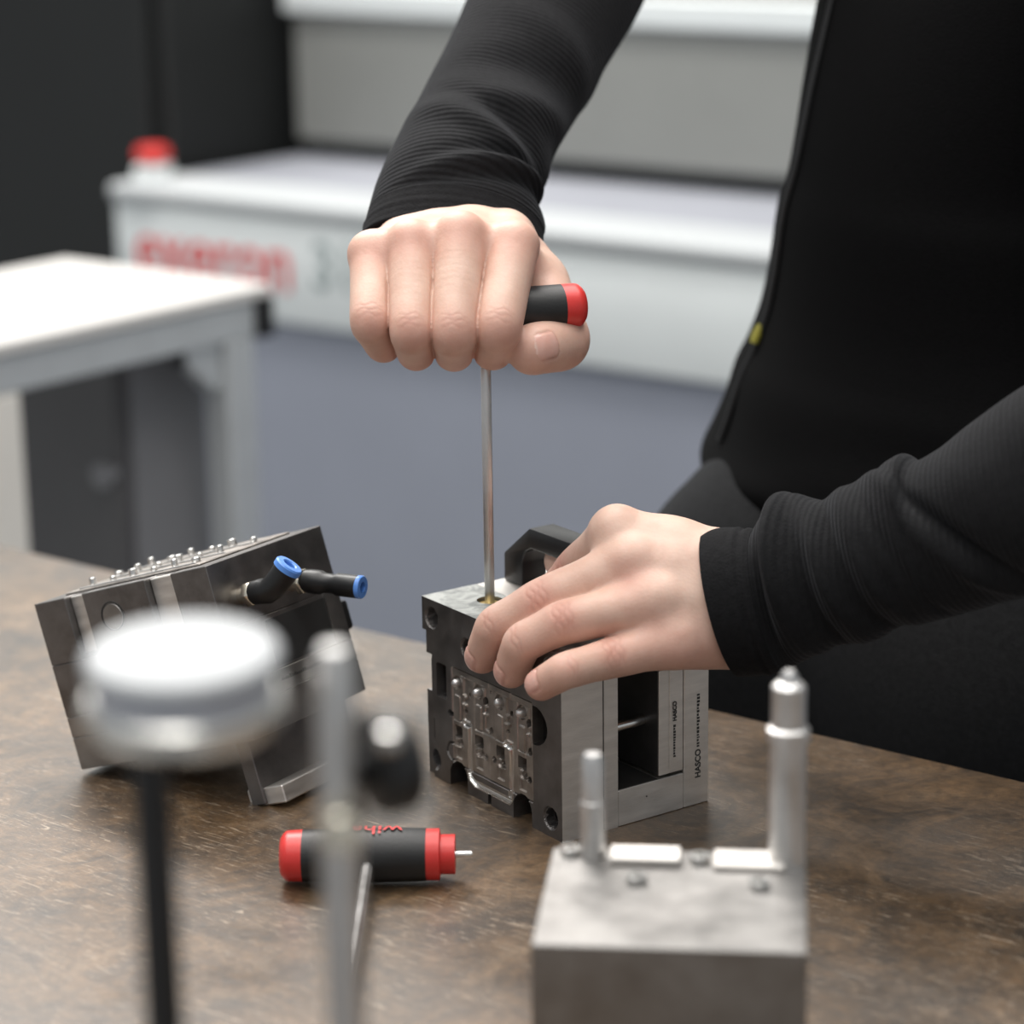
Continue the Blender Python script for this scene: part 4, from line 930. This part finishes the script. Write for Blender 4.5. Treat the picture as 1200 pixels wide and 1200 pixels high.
def lfold(S, TT):
    f = 0; aT = np.abs(angd(TT, 0)); win = gauss(aT - 1.55, 1.15)
    for s0, sl, w_, a in ((0.0135, 0.004, 0.0042, 0.16), (0.0225, 0.006, 0.0036, -0.20), (0.0315, 0.007, 0.0038, 0.15), (0.0405, 0.008, 0.0036, -0.18), (0.0490, 0.009, 0.0040, 0.12), (0.0580, 0.012, 0.0034, -0.10),
                          (0.0650, 0.024, 0.0050, 0.13), (0.0735, 0.026, 0.0036, -0.17), (0.098, 0.020, 0.012, 0.04), (0.122, 0.02, 0.010, -0.03)):
        f = f + a * gauss(S - s0 - sl * (aT - 0.35), w_) * win * (0.75 + 0.25 * np.sin(TT * 3 + s0 * 300))
    return f + 0.012 * np.sin(S * 260 + 2.5 * np.cos(TT * 2)) * gauss(S - 0.05, 0.05)
LS = sleeve_rings(lr)
# split: the cuff is its own part
cuffL = tube_cloth('cuff', LS[:3], M['cuff'], jacket, 96, 12, lambda S, TT: 0.012 + 0.012 * gauss(S - 0.0145, 0.0011) - 0.025 * gauss(S - 0.0168, 0.0009) + 0.012 * gauss(S - 0.0190, 0.0010), 0.0025, lab='ribbed black cuff')
SHLc = SHL + RIGHT * 0.0
LSfull = LS[2:] + [(toward(ELB, SHL, 0.25) , None, None), (toward(ELB, SHL, 0.6), None, None), (SHL, None, None)]
def complete(R_, r0=0.060, r1=0.078):
    cs = [r[0] for r in R_]; out = []
    last = [r for r in R_ if r[1] is not None][-1]; k = sum(r[1] is None for r in R_); j = 0
    for i, (c, a, b) in enumerate(R_):
        if a is None:
            j += 1; d = nrm(cs[min(i + 1, len(cs) - 1)] - cs[i - 1]); a = nrm(last[1] - d * (last[1] @ d)); rr = r0 + (r1 - r0) * j / k
            b = np.cross(d, a) * rr; a = a * rr
        out.append((c, a, b))
    return out
sleeveL = tube_cloth('sleeve', complete(LSfull), M['jacket'], jacket, 144, 14, lfold, 0.003, lab='ribbed black jacket sleeve')
# right sleeve, going up and back from the fist
rr = [(420, 292, 637, 300, 0.050), (428, 264, 638, 268, 0.064), (437, 236, 636, 230, 0.078), (450, 200, 640, 198, 0.095), (480, 140, 672, 136, 0.125), (520, 60, 715, 60, 0.160), (560, -40, 765, -30, 0.200), (575, -130, 780, -110, 0.24)]
rings = []
for ul, vl, ur, vr_, dd in rr:
    l_ = at(ul, vl, D0 + dd); r_ = at(ur, vr_, D0 + dd + 0.012); rings.append([(l_ + r_) / 2, (r_ - l_) / 2])
RS = []
for i, (c, a) in enumerate(rings):
    d = nrm(rings[min(i + 1, len(rings) - 1)][0] - rings[max(i - 1, 0)][0]); a = a - d * (a @ d); b = np.cross(d, a); RS.append((c, a, b * ((0.50, 0.62, 0.78)[i] if i < 3 else 0.85)))
def rfold(S, TT):
    f = 0
    for s0, sl, w_, a, t0 in ((0.010, 0.010, 0.0045, -0.10, 1.2), (0.020, 0.012, 0.006, 0.12, 1.0), (0.031, 0.012, 0.005, -0.12, 0.8), (0.043, -0.012, 0.007, 0.12, 1.4), (0.058, -0.012, 0.006, -0.12, 1.2), (0.075, 0.015, 0.010, 0.10, 1.0), (0.10, 0.01, 0.012, -0.10, 1.2), (0.13, -0.01, 0.012, 0.08, 1.0)):
        for sg_ in (-1, 1): f = f + a * gauss(S - s0 - sl * angd(TT, sg_ * t0), w_) * gauss(angd(TT, sg_ * t0), 0.9)
    return f 
RSfull = RS[1:] + [(toward(ELR, SHR, 0.3), None, None), (toward(ELR, SHR, 0.65), None, None), (SHR, None, None)]
cuffR = tube_cloth('cuff', RS[:2], M['cuff'], jacket, 96, 14, lambda S, TT: 0.012 * gauss(S - 0.010, 0.0012) + 0.0 * TT, 0.0028, lab='loose black cuff above the fist')
sleeveR = tube_cloth('sleeve', complete(RSfull), M['jacket'], jacket, 120, 14, rfold, 0.003, lab='rolled black jacket sleeve')
# zip with yellow puller along the front
def front(v, th=0.36, k=1.012):
    """a spot on the jacket's zip line at image row v"""
    vs_ = [r[0] for r in rows]; i = max(j for j in range(len(vs_) - 1) if vs_[j] <= v); u = (v - vs_[i]) / (vs_[i + 1] - vs_[i])
    c, a, b = [jr[i][j] * (1 - u) + jr[i + 1][j] * u for j in range(3)]
    return Vector(c + k * (a * math.cos(th) + b * math.sin(th)) + INV)
B().tube([front(v) for v in range(-300, 540, 20)], 0.0022, 8).obj('zip', M['black_plastic'], jacket)
za = front(382, k=1.03); zb = za + Vector(FACE) * 0.004 + Vector((0, 0, -0.010))
B().tube([za, za.lerp(zb, 0.5), zb], [0.0016, 0.0027, 0.0024], 12).obj('zip_puller', M['yellow'], jacket, 'yellow zip puller')
B().tube([front(366), za], 0.0013, 8).obj('zip_cord', M['black_plastic'], jacket)

# trousers
FT = Field(TC + np.array([-0.42, -0.34, FLOOR + 0.02]), TC + np.array([0.36, 0.36, 0.20]), 0.005)
thg = at(893, 700, 1.44); thg2 = at(985, 640, 1.46); lk = TC - RIGHT * 0.10
rl = thg + np.array([0.0, 0.02, 0]); rl[2] = -0.45; rl2 = rl.copy(); rl2[2] = FLOOR + 0.09
FT.group([('e', HIP, (FACE, RIGHT, AZ), (0.135, 0.19, 0.15)), (thg2, thg, 0.075, 0.066), (thg, rl, 0.066, 0.075), (rl, rl2, 0.075, 0.06),
          (HIP - RIGHT * 0.09 + np.array([0, 0, -0.02]), lk + np.array([0, 0, -0.45]), 0.105, 0.078), (lk + np.array([0, 0, -0.45]), lk + np.array([0, 0, FLOOR + 0.09]), 0.078, 0.06)], 0.035, 0.001)
VT, QT = FT.net(); tm = mesh_np('trousers', VT + INV, QT, [M['trousers']])
link('trousers', tm, None, person, 'charcoal work trousers')
for c in (lk, rl):
    b = Vector((c[0], c[1], FLOOR)) + Vector(INV); F3 = Vector(FACE)
    B().lathe([(0, 0), (0.050, 0.0), (0.052, 0.02), (0.047, 0.05), (0.040, 0.085), (0.046, 0.11), (0, 0.115)], frame(b + F3 * 0.02, F3, F3.cross(Vector((0, 0, -1))), (0, 0, 1)), 32, 1.25, 0.85).lathe([(0, 0), (0.046, 0), (0.048, 0.018), (0.042, 0.045), (0.02, 0.06), (0, 0.062)], frame(b + F3 * 0.11, F3, F3.cross(Vector((0, 0, -1))), (0, 0, 1)), 32, 1.6, 0.9).obj('shoe', M['shoe'], person)
